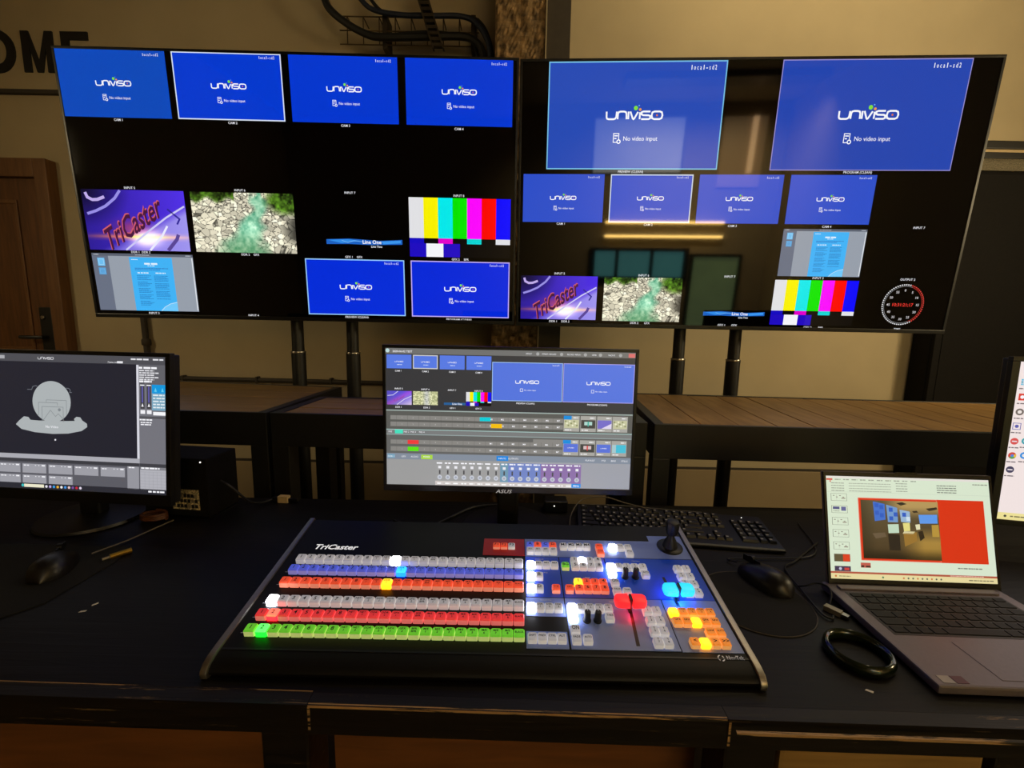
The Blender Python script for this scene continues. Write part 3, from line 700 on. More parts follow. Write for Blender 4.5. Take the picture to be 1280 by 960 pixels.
# big black equipment cabinet at the right
cab = thing('wall_cabinet', 'tall shallow black cabinet standing against the wall right of right television', 'cabinet', (3.0, 2.55, 0))
MB().box(-.60, .58, .02, .14, .02, 2.105).build('body', M['cab'], cab, bevel=.006)
MB().box(-.61, .59, 0, .145, 2.212, 2.255).build('lid', M['black'], cab, bevel=.006)
MB().box(-.60, .58, .01, .14, 2.198, 2.212).build('trim_strip', M['beige'], cab)
MB().box(-.605, .585, .005, .14, 2.166, 2.198).build('upper_rail', M['black'], cab, bevel=.004)
MB().box(-.60, .58, .012, .14, 2.105, 2.166).build('cloth_band', M['mesh'], cab)
for x0 in (-.595, -.005):
    d = MB().box(x0, x0 + .58, 0.0, .02, .06, 2.08).build('door', M['cab'], cab, bevel=.004)
    MB().box(x0 + .04, x0 + .54, -.003, 0, .12, 2.0).build('inset_panel', M['cab'], d)
    hx = x0 + (.54 if x0 < -.1 else .01)
    MB().box(hx, hx + .03, -.03, 0, .9, 1.06).build('door_handle', M['blackmetal'], d, bevel=.004)
for x in (-.57, .55):
    for y in (.04, .12): MB().lathe([(.015, 0), (.018, .002), (.018, .02)], x, y, 12).build('foot', M['black'], cab)

# ------------------------------------------------------------------ desk
desk = thing('desk', 'long black-stained worn wooden desk carrying the equipment', 'desk', (0, .82, 0))
fy = lambda x: .498 - .017 * x - .82
MB().prism([(-1.9, fy(-1.9) + .02), (1.9, fy(1.9) + .02), (1.9, .33), (-1.9, .33)], .725, .76).build('desktop', M['desk'], desk)
for x0, x1 in ((-1.9, -.2545), (-.2538, .2797), (.2803, 1.9)):
    MB().prism([(x0, fy(x0)), (x1, fy(x1)), (x1, fy(x1) + .0198), (x0, fy(x0) + .0198)], .722, .7599).build('edge_board', M['deskedge'], desk)
    MB().prism_x([(0, .7564), (.0004, .7596), (.0036, .7602), (.0036, .7596), (.0006, .7590)], x0 + .001, x1 - .001).build('worn_arris', M['arris'], desk, (0, fy((x0 + x1) / 2) - .0002, 0), (0, 0, -.017))
    MB().box(x0 + .0005, x0 + .0035, -.0006, .001, .722, .757).build('worn_arris', M['arris'], desk, (0, fy(x0), 0))
MB().prism([(-1.9, fy(-1.9) + .012), (1.9, fy(1.9) + .012), (1.9, fy(1.9) + .03), (-1.9, fy(-1.9) + .03)], .705, .722).build('front_rail', M['deskedge'], desk)
for x0, x1 in ((-.325, -.262), (.292, .362), (-1.5, -1.43), (.655, .72), (1.6, 1.67)):
    MB().box(x0, x1, fy(0) + .02, fy(0) + .08, 0, .705).build('leg', M['deskedge'], desk, bevel=.004)
for x in (-1.5, -.3, .3, 1.6): MB().box(x, x + .06, .24, .30, 0, .724).build('leg', M['desk'], desk, bevel=.004)
for x0, x1, mm, dy in ((-1.43, -.325, 'deskpanel', .06), (-.262, .292, 'deskpanel', .10), (.72, 1.6, 'deskpanel', .06)):
    MB().box(x0, x1, fy(0) + dy, fy(0) + dy + .018, .25, .705).build('front_panel', M[mm], desk)
dw = MB().box(.372, .650, fy(0) + .028, fy(0) + .05, .30, .694).build('drawer_front', M['oak'], desk, bevel=.006)
dw['label'] = 'pale oak drawer front'
MB().box(.362, .655, fy(0) + .052, fy(0) + .07, .28, .705).build('drawer_surround', M['black'], desk)

# ------------------------------------------------------------------ monitors
def monitor(label, centre, yaw, tilt, w, h, foot_y, bez=(.007, .007, .0135), neck_w=.05):
    t = thing('desktop_monitor', label, 'monitor', group='desktop monitors')
    t.location = (centre[0] + math.sin(-R(yaw)) * foot_y, centre[1] + math.cos(R(yaw)) * foot_y, .76)
    t.rotation_euler = (0, 0, R(yaw))
    pan = bpy.data.objects.new('display', None); C.objects.link(pan); pan.parent = t; pan.empty_display_size = .02
    pan.location = (0, -foot_y, centre[2] - .76); pan.rotation_euler = (R(tilt), 0, 0)
    # display panel: every shape below is a child of the thing, posed by a shared matrix
    bpy.data.objects.remove(pan)
    rot = (R(tilt), 0, 0); loc = (0, -foot_y, centre[2] - .76)
    s_, t_, b_ = bez
    MB().box(-w/2 - s_ + .003, w/2 + s_ - .003, .004, .028, -h/2 - b_ + .003, h/2 + t_ - .003).box(-.12, .12, .028, .05, -.09, .09).build('rear_shell', M['black'], t, loc, rot, bevel=.003)
    fr = MB()
    fr.box(-w/2 - s_, w/2 + s_, -.003, .010, h/2, h/2 + t_).box(-w/2 - s_, w/2 + s_, -.003, .010, -h/2 - b_, -h/2).box(-w/2 - s_, -w/2, -.003, .010, -h/2, h/2).box(w/2, w/2 + s_, -.003, .010, -h/2, h/2)
    fr.build('bezel', M['bezel'], t, loc, rot, bevel=.001)
    MB().box(-w/2, w/2, 0, .004, -h/2, h/2).build('screen_panel', M['panel'], t, loc, rot)
    zc = centre[2] - .76
    MB().box(-neck_w/2, neck_w/2, -foot_y + .052, -foot_y + .08, .012, zc + .05).build('neck', M['black'], t, bevel=.005)
    MB().lathe([(.105, 0), (.108, .003), (.106, .009), (.04, .014)], 0, -foot_y + .066, 36).build('base', M['black'], t, smooth=True)
    return t, Pic(-w/2, h/2, w, h, -.0006), loc, rot

def pose(o, loc, rot):
    o.location = loc; o.rotation_euler = rot; return o

W24, H24 = .531, .2987
mm = M['mon_emit']
# --- central monitor
MT, S, ML, MR = monitor('central black monitor showing the switcher interface, behind the control panel', (-.005, .939, 1.038), -.586, -1.88, W24, H24, .10)
def part(p, nm, parent=None):
    o = p.build(nm, mm, parent or MT)
    return pose(o, ML, MR) if parent is None else o
q = S.sub(0, 0, 1, 1, 0); q.rect(0, 0, 1, .04, (112, 112, 110)); q.rect(0, .04, 1, .444, (56, 56, 58))
q.rect(0, .444, 1, .452, (160, 175, 170)); q.rect(0, .452, 1, .588, (92, 92, 88)); q.rect(0, .588, 1, .622, (122, 124, 124)); q.rect(0, .622, 1, .628, (150, 165, 165), 1); q.rect(0, .586, 1, .591, (170, 205, 200), 1)
q.rect(0, .622, 1, .765, (100, 100, 98)); q.rect(0, .765, 1, .81, (132, 142, 156)); q.rect(0, .81, 1, 1, (156, 156, 156)); q.rect(.55, .81, 1, 1, (158, 160, 168), 1)
q.disc(.008, .018, .014, (190, 220, 220), 2); q.text('2020-06-02 TEST', .028, .022, .014, WHITE, 2, 'l')
for u, st in ((.575, 'IMPORT'), (.655, 'STREAM / RECORD'), (.755, 'RECORD / REPLAY'), (.835, 'GRAB'), (.905, 'MACROS')): q.text(st, u, .022, .0105, WHITE, 2, 'c', 0, .8)
for u in (.61, .705, .80, .86, .94): q.disc(u, .022, .012, (170, 170, 170), 2, 8)
q.rect(.972, .008, .998, .036, (220, 110, 110), 2)
part(q, 'interface_background')
mini_blue = (88, 122, 226)
for i, u0 in enumerate((.004, .110, .218, .325)):
    t_ = S.sub(u0, .046, u0 + .10, .145); t_.rect(0, 0, 1, 1, mini_blue, 0)
    if i == 1: t_.frame(0, 0, 1, 1, .002, (205, 205, 205), 1)
    univiso(t_, .5, .5, .34, dots=False); t_.dashes(.42, .62, .72, .05, (200, 215, 250), 3, i); part(t_, 'video_tile')
t_ = S.sub(.004, .307, .104, .407); t_.grid(16, 9, lambda U, V: np.stack([90 + 130 * np.clip(U + V - 1, 0, 1) + 60 * np.exp(-((U + V - 1) / .2) ** 2), 80 + 120 * np.clip(U + V - 1, 0, 1), 190 + 40 * U], -1)); t_.stroke([(.02, .35), (.25, .3), (.45, .02)], .0014, (210, 205, 240), 2); t_.stroke([(.4, 1), (.7, .6), (1, .35)], .0012, (230, 225, 245), 2); t_.text('TriCaster', .5, .55, .17, (150, 60, 110), 3, 'c', 0, .9, R(28)); part(t_, 'video_tile')
t_ = S.sub(.110, .307, .210, .405); r_ = np.random.RandomState(3).rand(14, 22); t_.grid(22, 14, lambda U, V: np.stack([150 + 90 * r_, 155 + 85 * r_, 110 + 80 * r_ + 40 * np.exp(-((U - .55) / .12) ** 2)], -1), flat=True); part(t_, 'video_tile')
t_ = S.sub(.235, .382, .322, .404); t_.rect(0, .1, 1, .9, (40, 95, 150)); t_.text('Line One', .62, .5, .6, WHITE, 2); part(t_, 'video_tile')
o = bars(S.sub(.325, .305, .427, .405), MT, mm); pose(o, ML, MR)
for u0, u1, c in ((.429, .712, (165, 200, 240)), (.7145, .999, (175, 165, 235))):
    t_ = S.sub(u0, .085, u1, .364); t_.rect(0, 0, 1, 1, (84, 116, 220)); t_.frame(0, 0, 1, 1, .0013, c, 1); univiso(t_, .5, .5, .33, dots=False)
    t_.frame(.40, .67, .44, .75, .0008, WHITE, 3); t_.text('No video input', .46, .71, .035, WHITE, 3, 'l', 0); t_.text('local-sd2', .95, .06, .035, WHITE, 3, 'r', 0); part(t_, 'video_tile')
q = S.sub(0, 0, 1, 1, .0004)
for u, v, st in ((.05, .162, 'CAM 1'), (.16, .163, 'CAM 2'), (.268, .163, 'CAM 3'), (.375, .164, 'CAM 4'), (.052, .29, 'INPUT 5'), (.16, .292, 'INPUT 6'), (.268, .294, 'INPUT 7'), (.375, .296, 'INPUT 8'), (.05, .424, 'DDR 1'), (.165, .424, 'DDR 2'), (.27, .424, 'GFX 1'), (.375, .424, 'GFX 2'), (.565, .379, 'PREVIEW (CLEAN)'), (.855, .379, 'PROGRAM (CLEAN)')): q.text(st, u, v, .0115, WHITE, 1, 'c', .01)
part(q, 'captions')
# crosspoint rows
q = S.sub(0, 0, 1, 1, .0004)
for r0, r1, lit, c, bk in ((.485, .516, .381, (0, 205, 215), 0), (.532, .565, .427, (245, 190, 10), 0), (.664, .695, .087, (240, 60, 60), 1), (.714, .748, .087, (95, 225, 20), 1)):
    q.rect(.017, r0, .72, r1, (136, 134, 130), 0)
    for i in range(15):
        u = .042 + i * .0455; q.rect(u - .0012, r0, u + .0002, r1, (110, 108, 104), 1); big = i >= 8
        q.text('M%d' % (i - 7) if big else str(i + 1), u + .022, (r0 + r1) / 2, .012 if big else .009, WHITE if big else (200, 200, 198), 2, 'c', .01)
    q.rect(lit, r0 + .001, lit + .045, r1 - .001, c, 3)
q.rect(.60, .640, .722, .664, (136, 134, 130), 1); q.rect(.035, .590, .068, .618, (70, 225, 190), 2)
for u, st in ((.016, 'M/E'), (.082, 'M/E 2'), (.11, 'M/E 3'), (.145, 'M/E 4')): q.text(st, u, .605, .012, WHITE, 2, 'c', 0)
q.rect(.142, .773, .189, .806, (170, 215, 70), 2); q.rect(.452, .770, .500, .805, (20, 135, 225), 2); q.rect(.004, .772, .034, .800, (120, 165, 190), 2)
for u, st in ((.018, 'DDR 1'), (.07, 'GFX'), (.115, 'AUDIO'), (.165, 'MIXER'), (.475, 'INPUTS'), (.52, 'OUTPUTS'), (.835, 'PLAYLIST'), (.89, 'PTZ'), (.93, 'BINS'), (.975, 'STILLS')): q.text(st, u, .788, .012, WHITE, 3, 'c', 0)
part(q, 'crosspoint_panel')
# key thumbnails
for r0, r1 in ((.462, .577), (.640, .754)):
    for i, (u0, u1) in enumerate(((.722, .786), (.790, .853), (.857, .918), (.920, .981))):
        t_ = S.sub(u0, r0, u1, r1, .0004); t_.rect(0, 0, 1, 1, (168, 166, 160)); t_.rect(.04, .25, .96, .78, (70, 70, 66) if i == 1 else (90, 115, 215) if (r0 > .6 and i in (0, 2)) else (120, 110, 200) if i == 2 else (70, 190, 215) if r0 > .6 else (196, 196, 160), 1)
        if i == 0: t_.rect(0, 0, .5, .24, (20, 140, 220), 2)
        if i == 1:
            c = (175, 215, 205) if r0 < .6 else (215, 190, 190); t_.rect(.25, .36, .46, .58, c, 2); t_.rect(.54, .36, .75, .58, c, 2); t_.rect(.47, .34, .53, .66, (70, 190, 170) if r0 < .6 else (230, 60, 60), 2)
        if i == 2 and r0 < .6: t_.poly([(.3, .78), (.96, .78), (.96, .45)], (225, 215, 240), 2)
        if r0 > .6 and i in (0, 2): univiso(t_, .5, .5, .4, dots=False)
        if (r0 < .6 and i in (0, 3)):
            for k in range(9): t_.disc(.12 + .09 * k, .35 + .13 * (k * 7 % 3), .06, (236, 236, 205) if k % 2 else (140, 145, 100), 2, 7)
        if r0 > .6 and i == 3: t_.rect(.04, .25, .3, .78, (165, 200, 205), 2)
        t_.dashes(.08, .5, .9, .07, (235, 235, 235), 3, i); t_.dashes(.6, .9, .12, .07, (235, 235, 235), 3, i + 9); part(t_, 'key_thumbnail')
# audio mixer strips
q = S.sub(0, 0, 1, 1, .0004); q.rect(.20, .966, .80, .998, (205, 198, 195), 0)
for i in range(18):
    u0 = .202 + i * .0332; c = (158, 158, 158) if i < 8 else (112, 152, 176) if i == 8 else (112, 132, 196) if i < 13 else (140, 112, 168)
    q.rect(u0, .822, u0 + .0332, .966, c, 1); m_ = u0 + .0166
    q.dashes(u0 + .004, u0 + .029, .832, .010, WHITE, 2, i); q.rect(m_ - .006, .853, m_ + .006, .872, (235, 235, 240), 2); q.rect(m_ - .003, .884, m_ + .003, .915, (74, 74, 76), 2)
    q.disc(m_, .938, .017, (200, 205, 215), 2, 12); q.disc(m_, .938, .009, (165, 170, 185), 3, 10); q.dashes(u0 + .006, u0 + .027, .984, .010, (250, 250, 250), 2, i + 40)
q.rect(.762, .966, .80, .996, (20, 140, 228), 2); q.text('MENU', .781, .981, .011, WHITE, 3)
part(q, 'audio_mixer_panel')
b = Pic(-.1, 0, .2, .02, -.0034); b.text('ASUS', .5, .5, .40, (176, 170, 165), 0, 'c', .0, 1.3, 0, .3)
pose(b.build('maker_logo', mm, MT), (ML[0] - .008, ML[1] - .0049, ML[2] - H24 / 2 + .0005), MR)

# --- left monitor
LMT, S, LL, LR = monitor('left black monitor showing a white round picture icon on dark screen', (-1.0067, .9524, 1.0093), -4.24, -5.54, W24, H24, .09, bez=(.011, .009, .024))
def lpart(p, nm): return pose(p.build(nm, mm, LMT), LL, LR)
q = S.sub(0, 0, 1, 1, 0); q.rect(0, 0, 1, .057, (78, 78, 84)); q.rect(0, .057, 1, 1, (92, 92, 100), 0); q.rect(0, .96, 1, 1, (44, 44, 52), 1); q.rect(0, .775, .88, .80, (60, 60, 66), 1)
q.rect(.873, .06, .883, .741, (215, 215, 225), 2); q.rect(0, .741, .883, .775, (170, 170, 178), 2); q.rect(.883, .06, 1, .775, (116, 116, 124), 1); q.rect(.883, .06, 1, .20, (98, 98, 104), 2); q.rect(.883, .775, 1, .80, (64, 64, 70), 2)
univiso(q, .475, .03, .07, (215, 215, 220), False); q.rect(.0, .015, .29, .04, (170, 170, 175), 2)
q.text('Frame rate', .75, .045, .012, WHITE, 3, 'l', 0); q.rect(.79, .037, .815, .052, (230, 230, 235), 3); q.dashes(.85, .93, .02, .011, (225, 225, 230), 3, 5); q.dashes(.945, .99, .02, .011, (225, 225, 230), 3, 6)
lpart(q, 'interface_background')
q = S.sub(.05, .057, .873, .741); q.rect(0, 0, 1, 1, (36, 36, 46)); lpart(q, 'viewer_area')
q = S.sub(0, 0, 1, 1, .0006); g1, g2 = (172, 178, 180), (128, 134, 138)
q.poly([(.335, .523), (.35, .495), (.372, .463), (.392, .466), (.402, .487), (.44, .49), (.55, .487), (.60, .483), (.597, .468), (.608, .452), (.625, .455), (.634, .478), (.654, .50), (.655, .525), (.63, .555), (.57, .578), (.50, .585), (.42, .577), (.36, .557)][::-1], g1, 1)
q.disc(.4985, .348, .152, g1, 2, 40); 
q.stroke([(.44, .45), (.44, .355), (.525, .355), (.525, .375)], .0011, g2, 3); q.stroke([(.475, .352), (.475, .335), (.565, .335), (.565, .44)], .0011, g2, 3)
q.stroke([(.455, .495), (.455, .385), (.55, .385), (.55, .495)], .0011, g2, 3); q.stroke([(.458, .49), (.493, .41), (.515, .455), (.528, .435), (.548, .47)], .0011, g2, 3); q.disc(.533, .405, .012, g2, 3, 10)
q.stroke([(.41, .265), (.415, .24), (.43, .232), (.435, .24)], .0013, (110, 114, 122), 1); q.stroke([(.39, .262), (.41, .262)], .0013, (110, 114, 122), 1); q.stroke([(.563, .245), (.575, .245), (.583, .258), (.58, .275), (.59, .275)], .0013, (110, 114, 122), 1)
q.text('No Video', .498, .532, .018, WHITE, 3, 'c', 0); q.disc(.512, .628, .007, (220, 220, 225), 3, 10)
lpart(q, 'placeholder_image')
q = S.sub(0, 0, 1, 1, .0004)
for r0, r1, us in ((.814, .882, (.02, .137, .255 - .0, .36, .478, .594, .711)), (.897, .958, (.02, .137, .255, .36, .478))):
    for u0 in us:
        u1 = u0 + (.095 if u0 in (.02, .137, .255) else .107)
        q.rect(u0, r0, u1, r1, (158, 158, 166), 1); q.dashes(u0 + .006, u0 + .03, r0 + .012, .008, (235, 235, 240), 2, int(u0 * 100)); q.rect(u1 - .02, r0 + .006, u1 - .005, r0 + .016, (240, 240, 245), 2); q.rect(u1 - .035, r0 + .008, u1 - .03, r0 + .014, (230, 230, 235), 2); q.rect(u1 - .05, r0 + .008, u1 - .045, r0 + .014, (230, 230, 235), 2)
q.rect(.829, .80, .880, .966, (150, 150, 158), 1); q.rect(.885, .82, 1, .966, (176, 176, 184), 1); q.rect(.885, .80, 1, .82, (130, 130, 136), 1); q.dashes(.89, .97, .808, .011, WHITE, 2, 3); q.dashes(.835, .86, .808, .009, WHITE, 2, 4)
for i in range(6): q.rect(.885, .835 + i * .022, 1, .8365 + i * .022, (150, 150, 158), 2); 
for i in range(6): q.rect(.905 + i * .018, .835, .906 + i * .018, .966, (150, 150, 158), 2)
lpart(q, 'source_list')
q = S.sub(0, 0, 1, 1, .0004)
q.dashes(.885, .965, .08, .014, WHITE, 3, 1)
for i in range(5): q.dashes(.886, .95 + .02 * (i % 2), .10 + i * .016, .009, (225, 225, 230), 3, 20 + i)
q.dashes(.886, .94, .178, .013, WHITE, 3, 7); q.rect(.94, .199, 1, .262, (20, 150, 220), 3); q.rect(.94, .262, 1, .385, (120, 165, 190), 3)
for i in range(5): q.dashes(.945, .995, .275 + i * .022, .010, (225, 235, 240), 4, i)
q.poly([(.95, .25), (.962, .25), (.956, .22)][::-1], (100, 205, 240), 4); q.poly([(.98, .25), (.992, .25), (.986, .22)][::-1], (100, 205, 240), 4)
for u in (.890, .918): q.rect(u, .193, u + .018, .375, (64, 64, 70), 3); q.rect(u + .006, .215, u + .012, .33, (96, 92, 170), 4); q.poly([(u + .004, .36), (u + .014, .36), (u + .009, .335)][::-1], WHITE, 4); q.dashes(u, u + .018, .205, .008, WHITE, 4, 2); q.rect(u, .385, u + .02, .412, (240, 240, 245), 3)
q.rect(.945, .395, .998, .42, (245, 245, 248), 3); q.dashes(.886, .94, .455, .010, WHITE, 3, 31); q.dashes(.89, .94, .475, .008, WHITE, 3, 32); q.dashes(.89, .935, .49, .008, WHITE, 3, 33); q.rect(.885, .43, 1, .445, (82, 82, 88), 3)
lpart(q, 'settings_panel')
q = S.sub(0, 0, 1, 1, .0005); q.rect(0, .961, 1, 1, (44, 44, 52), 0); q.rect(.366, .966, .456, .989, (236, 232, 205), 2); q.disc(.36, .977, .011, (60, 190, 190), 3)
for i, c in enumerate(((230, 230, 240), (190, 170, 230), (60, 160, 230), (240, 180, 60), (240, 240, 240), (70, 150, 230), (235, 200, 200), (120, 80, 160), (200, 40, 60), (225, 215, 235))): q.disc(.467 + i * .017, .979, .010, c, 2, 10)
q.dashes(.92, .99, .979, .012, WHITE, 2, 8)
lpart(q, 'taskbar')

# --- right monitor
RMT, S, RL, RR = monitor('right black monitor at picture edge showing white desktop with icons', (1.335, .8475, 1.018), -12, -1.6, .598, .3364, .09, bez=(.014, .010, .012))
def rpart(p, nm): return pose(p.build(nm, mm, RMT), RL, RR)
q = S.sub(0, 0, 1, 1, 0); q.rect(0, 0, 1, .955, (240, 226, 224)); q.rect(0, .955, 1, 1, (236, 222, 150)); q.disc(.025, .977, .008, (70, 70, 60), 2, 10); q.dashes(.04, .09, .977, .008, (120, 112, 80), 2, 1); rpart(q, 'desktop_background')
for u, v, c, st in ((.022, .125, (50, 160, 190), 'grid'), (.022, .217, (215, 60, 50), 'red'), (.020, .31, (110, 100, 96), 'ring'), (.018, .40, (90, 90, 170), 'frame'), (.018, .495, (215, 80, 80), 'round'), (.05, .49, (60, 160, 170), 'ring'), (.018, .586, (90, 150, 90), 'multi'), (.052, .581, (40, 140, 220), 'ring'), (.018, .676, (66, 62, 90), 'round')):
    q = S.sub(u - .012, v - .0213, u + .012, v + .0213, .0004)
    if st == 'grid':
        for a in range(3):
            for b_ in range(3): q.rect(.05 + a * .32, .05 + b_ * .32, .3 + a * .32, .3 + b_ * .32, c if (a + b_) % 2 else (90, 190, 220), 1)
    elif st == 'red': q.rect(0, 0, 1, 1, c, 1); q.disc(.45, .5, .25, WHITE, 2, 12); q.poly([(.6, .35), (.85, .3), (.85, .7), (.6, .65)][::-1], WHITE, 2)
    elif st == 'ring': q.disc(.5, .5, .5, c, 1, 18); q.disc(.5, .5, .26, (236, 226, 222), 2, 14)
    elif st == 'frame': q.frame(0, 0, 1, 1, .0012, c, 1); q.disc(.5, .5, .25, c, 1, 12)
    elif st == 'multi': q.disc(.5, .5, .5, (205, 70, 60), 1, 18); q.poly([(.5, .5), (.1, .8), (.5, 1), (.9, .8)][::-1], (80, 160, 80), 2); q.poly([(.5, .5), (.9, .8), (1, .45), (.9, .25)][::-1], (235, 190, 60), 2); q.disc(.5, .5, .2, (80, 130, 220), 3, 12)
    else: q.disc(.5, .5, .5, c, 1, 18); q.rect(.2, .42, .8, .6, (230, 220, 225), 2)
    q.dashes(-.1, 1.1, 1.45, .16, (110, 100, 105), 1, int(v * 100)); rpart(q, 'desktop_icon')

# ------------------------------------------------------------------ laptop
lap = thing('laptop', 'open grey laptop on desk showing a red presentation slide', 'laptop', (.742, .651, .76), (0, 0, R(-1.66)))
bw, bd, bh = .315, .242, .016
MB().box(-bw/2, bw/2, -bd/2, bd/2, .003, bh).build('base', M['lapgrey'], lap, bevel=.003)
for x in (-.13, .13):
    for y in (-.10, .10): MB().lathe([(.006, 0), (.007, .003)], x, y, 10).build('rubber_foot', M['black'], lap)
MB().box(-.137, .137, -.022, .088, bh - .0006, bh + .0004).build('keyboard_well', M['lapkey'], lap)
kme = None
rows = [(.079, .009, 14), (.064, .0145, 14), (.0455, .0145, 13), (.027, .0145, 12), (.0085, .0145, 11), (-.010, .0145, 8)]
for ri, (ky, kd, n) in enumerate(rows):
    ws = [1] * n
    if ri == 1: ws[-1] = 1.6
    if ri == 2: ws[0] = 1.5; ws[-1] = 1.3
    if ri == 3: ws[0] = 1.7; ws[-1] = 2.0
    if ri == 4: ws[0] = 2.2; ws[-1] = 2.4
    if ri == 5: ws = [1.2, 1, 1, 1.1, 5, 1.1, 1, 2.4]
    tot = sum(ws); x = -.133
    for w_ in ws:
        kw = w_ / tot * .266; MB().box(x + .001, x + kw - .001, ky - kd/2, ky + kd/2, bh + .0004, bh + .0018).build('key', M['lapkey2'] if 'lapkey2' in M else M['key'], lap, bevel=.0005, seg=1); x += kw
MB().box(-.062, .062, -.108, -.034, bh, bh + .0006).build('touchpad', M['lapgrey'], lap, bevel=.0002, seg=1)
MB().box(-.14, .14, .094, .106, bh - .001, bh + .0035).build('hinge_cover', M['lapgrey'], lap, bevel=.001)
s_ = MB().box(-.147, -.131, -.116, -.103, bh, bh + .0005).build('sticker', M['chrome'], lap)
s_['label'] = 'silver sticker'
s_ = MB().box(-.129, -.113, -.116, -.103, bh, bh + .0005).build('sticker', mat('red_sticker', (96, 34, 46), .4), lap); s_['label'] = 'dark red sticker'
# lid, posed in the laptop frame
ly, lz, ltilt = .792 - .651, .876 - .76, -14.6
LLOC, LROT = (.008, ly + .0, lz), (R(ltilt), 0, 0)
w, h = .302, .1885
MB().box(-w/2 - .006, w/2 + .006, .002, .0065, -h/2 - .017, h/2 + .0085).build('lid', M['lapgrey'], lap, LLOC, LROT, bevel=.002)
fr = MB(); fr.box(-w/2 - .005, w/2 + .005, -.0012, .002, h/2, h/2 + .008).box(-w/2 - .005, w/2 + .005, -.0012, .002, -h/2 - .016, -h/2).box(-w/2 - .005, -w/2, -.0012, .002, -h/2, h/2).box(w/2, w/2 + .005, -.0012, .002, -h/2, h/2)
fr.box(-.02, .02, -.0012, .002, h/2 + .008, h/2 + .010)
fr.build('screen_bezel', M['bezel'], lap, LLOC, LROT, bevel=.0004, seg=1)
MB().box(-w/2, w/2, 0, .002, -h/2, h/2).build('screen_panel', M['panel'], lap, LLOC, LROT)
S = Pic(-w/2, h/2, w, h, -.0003); lm = M['lap_emit']
def ppart(p, nm): return pose(p.build(nm, lm, lap), LLOC, LROT)
PB = (214, 228, 204)
q = S.sub(0, 0, 1, 1, 0); q.rect(0, 0, 1, .93, PB); q.rect(0, .93, 1, .948, (176, 84, 64), 1); q.rect(0, .948, 1, 1, (228, 214, 158), 1); q.rect(0, 0, 1, .022, (226, 222, 214), 1); q.rect(.002, .025, .04, .042, (208, 70, 56), 2)
for i in range(10): q.dashes(.055 + i * .052, .09 + i * .052, .034, .010, (150, 156, 142), 2, i)
for r in range(4):
    q.dashes(.03, .11, .07 + r * .025, .008, (150, 156, 142), 2, r + 20); q.dashes(.14, .40, .07 + r * .025, .007, (160, 166, 150), 2, r + 30); q.dashes(.43, .50, .06 + r * .025, .008, (150, 156, 142), 2, r + 40); q.dashes(.68, .80, .07 + r * .022, .009, (120, 126, 116), 2, r + 50)
q.dashes(.90, .99, .05, .01, (140, 146, 132), 2, 66); q.rect(.022, .045, .03, .06, (205, 80, 66), 2); q.rect(.0, .155, 1, .158, (196, 208, 188), 1)
q.dashes(.77, .915, .865, .010, (110, 116, 106), 2, 71); q.rect(.185, .84, .245, .888, (190, 90, 76), 2); q.rect(.187, .865, .205, .885, (70, 40, 36), 3); q.rect(.215, .868, .243, .884, (60, 44, 40), 3)
for i in range(9): q.disc(.44 + i * .028, .976, .009, (90, 92, 80) if i % 3 else (205, 110, 60), 2, 8)
q.disc(.315, .975, .010, (90, 130, 90), 2, 10); q.disc(.03, .975, .010, (205, 120, 60), 2, 10); q.dashes(.05, .12, .975, .008, (140, 130, 90), 2, 5); q.dashes(.83, .98, .976, .010, (120, 112, 84), 2, 6); q.dashes(.72, .92, .939, .007, (235, 190, 175), 2, 9)
ppart(q, 'slide_editor')
for i, v0 in enumerate((.173, .292, .409, .527, .647, .763, .879)):
    q = S.sub(.025, v0, .123, min(v0 + .073, .928), .0003); q.rect(0, 0, 1, 1, (70, 66, 60)); q.rect(.02, .03, .98, .97, PB, 1)
    if i == 5: q.rect(.02, .03, .55, .97, (90, 80, 56), 2); q.rect(.55, .03, .98, .97, (216, 60, 30), 2)
    elif i == 6: q.rect(.02, .03, .98, .97, (60, 50, 80), 2); q.disc(.35, .5, .3, (190, 190, 215), 3, 8); q.rect(.6, .3, .9, .8, (200, 60, 60), 3)
    elif i == 1: q.rect(.08, .15, .5, .5, (80, 84, 130), 2); q.rect(.6, .15, .9, .7, (96, 100, 150), 2); q.dashes(.1, .5, .75, .08, (130, 130, 120), 2, 1)
    else:
        for k in range(4): q.rect(.12 + .2 * k, .25 + .2 * (k % 2), .22 + .2 * k, .33 + .2 * (k % 2), (90, 66, 60), 2)
        q.rect(.35, .15, .36, .85, (120, 110, 100), 2); q.rect(.65, .6, .9, .7, (120, 90, 80), 2)
    ppart(q, 'slide_thumbnail')
q = S.sub(.19, .208, .957, .818, .0003); q.rect(0, 0, 1, 1, (214, 48, 18)); q.frame(0, 0, .63, 1, .0014, (230, 110, 90), 1)
ppart(q, 'slide')
q = S.sub(.205, .23, .677, .797, .0006)
def room(U, V):
    c = np.stack([96 - 30 * V, 84 - 34 * V, 58 - 28 * V], -1)
    lt = np.clip((U - .45) * 3, 0, 1) * np.clip((V - .45) * 4, 0, 1); c = c + lt[..., None] * np.array([90, 70, 22.])
    ce = np.clip((.3 - V) * 5, 0, 1) * np.clip((U - .3) * 4, 0, 1); c = c + ce[..., None] * np.array([84, 66, 34.])
    dk = np.clip((V - .82) * 6, 0, 1); c = c * (1 - .6 * dk[..., None]); lf = np.clip(.18 - U, 0, 1) * 3; return c * (1 - .5 * lf[..., None])
q.grid(24, 20, room)
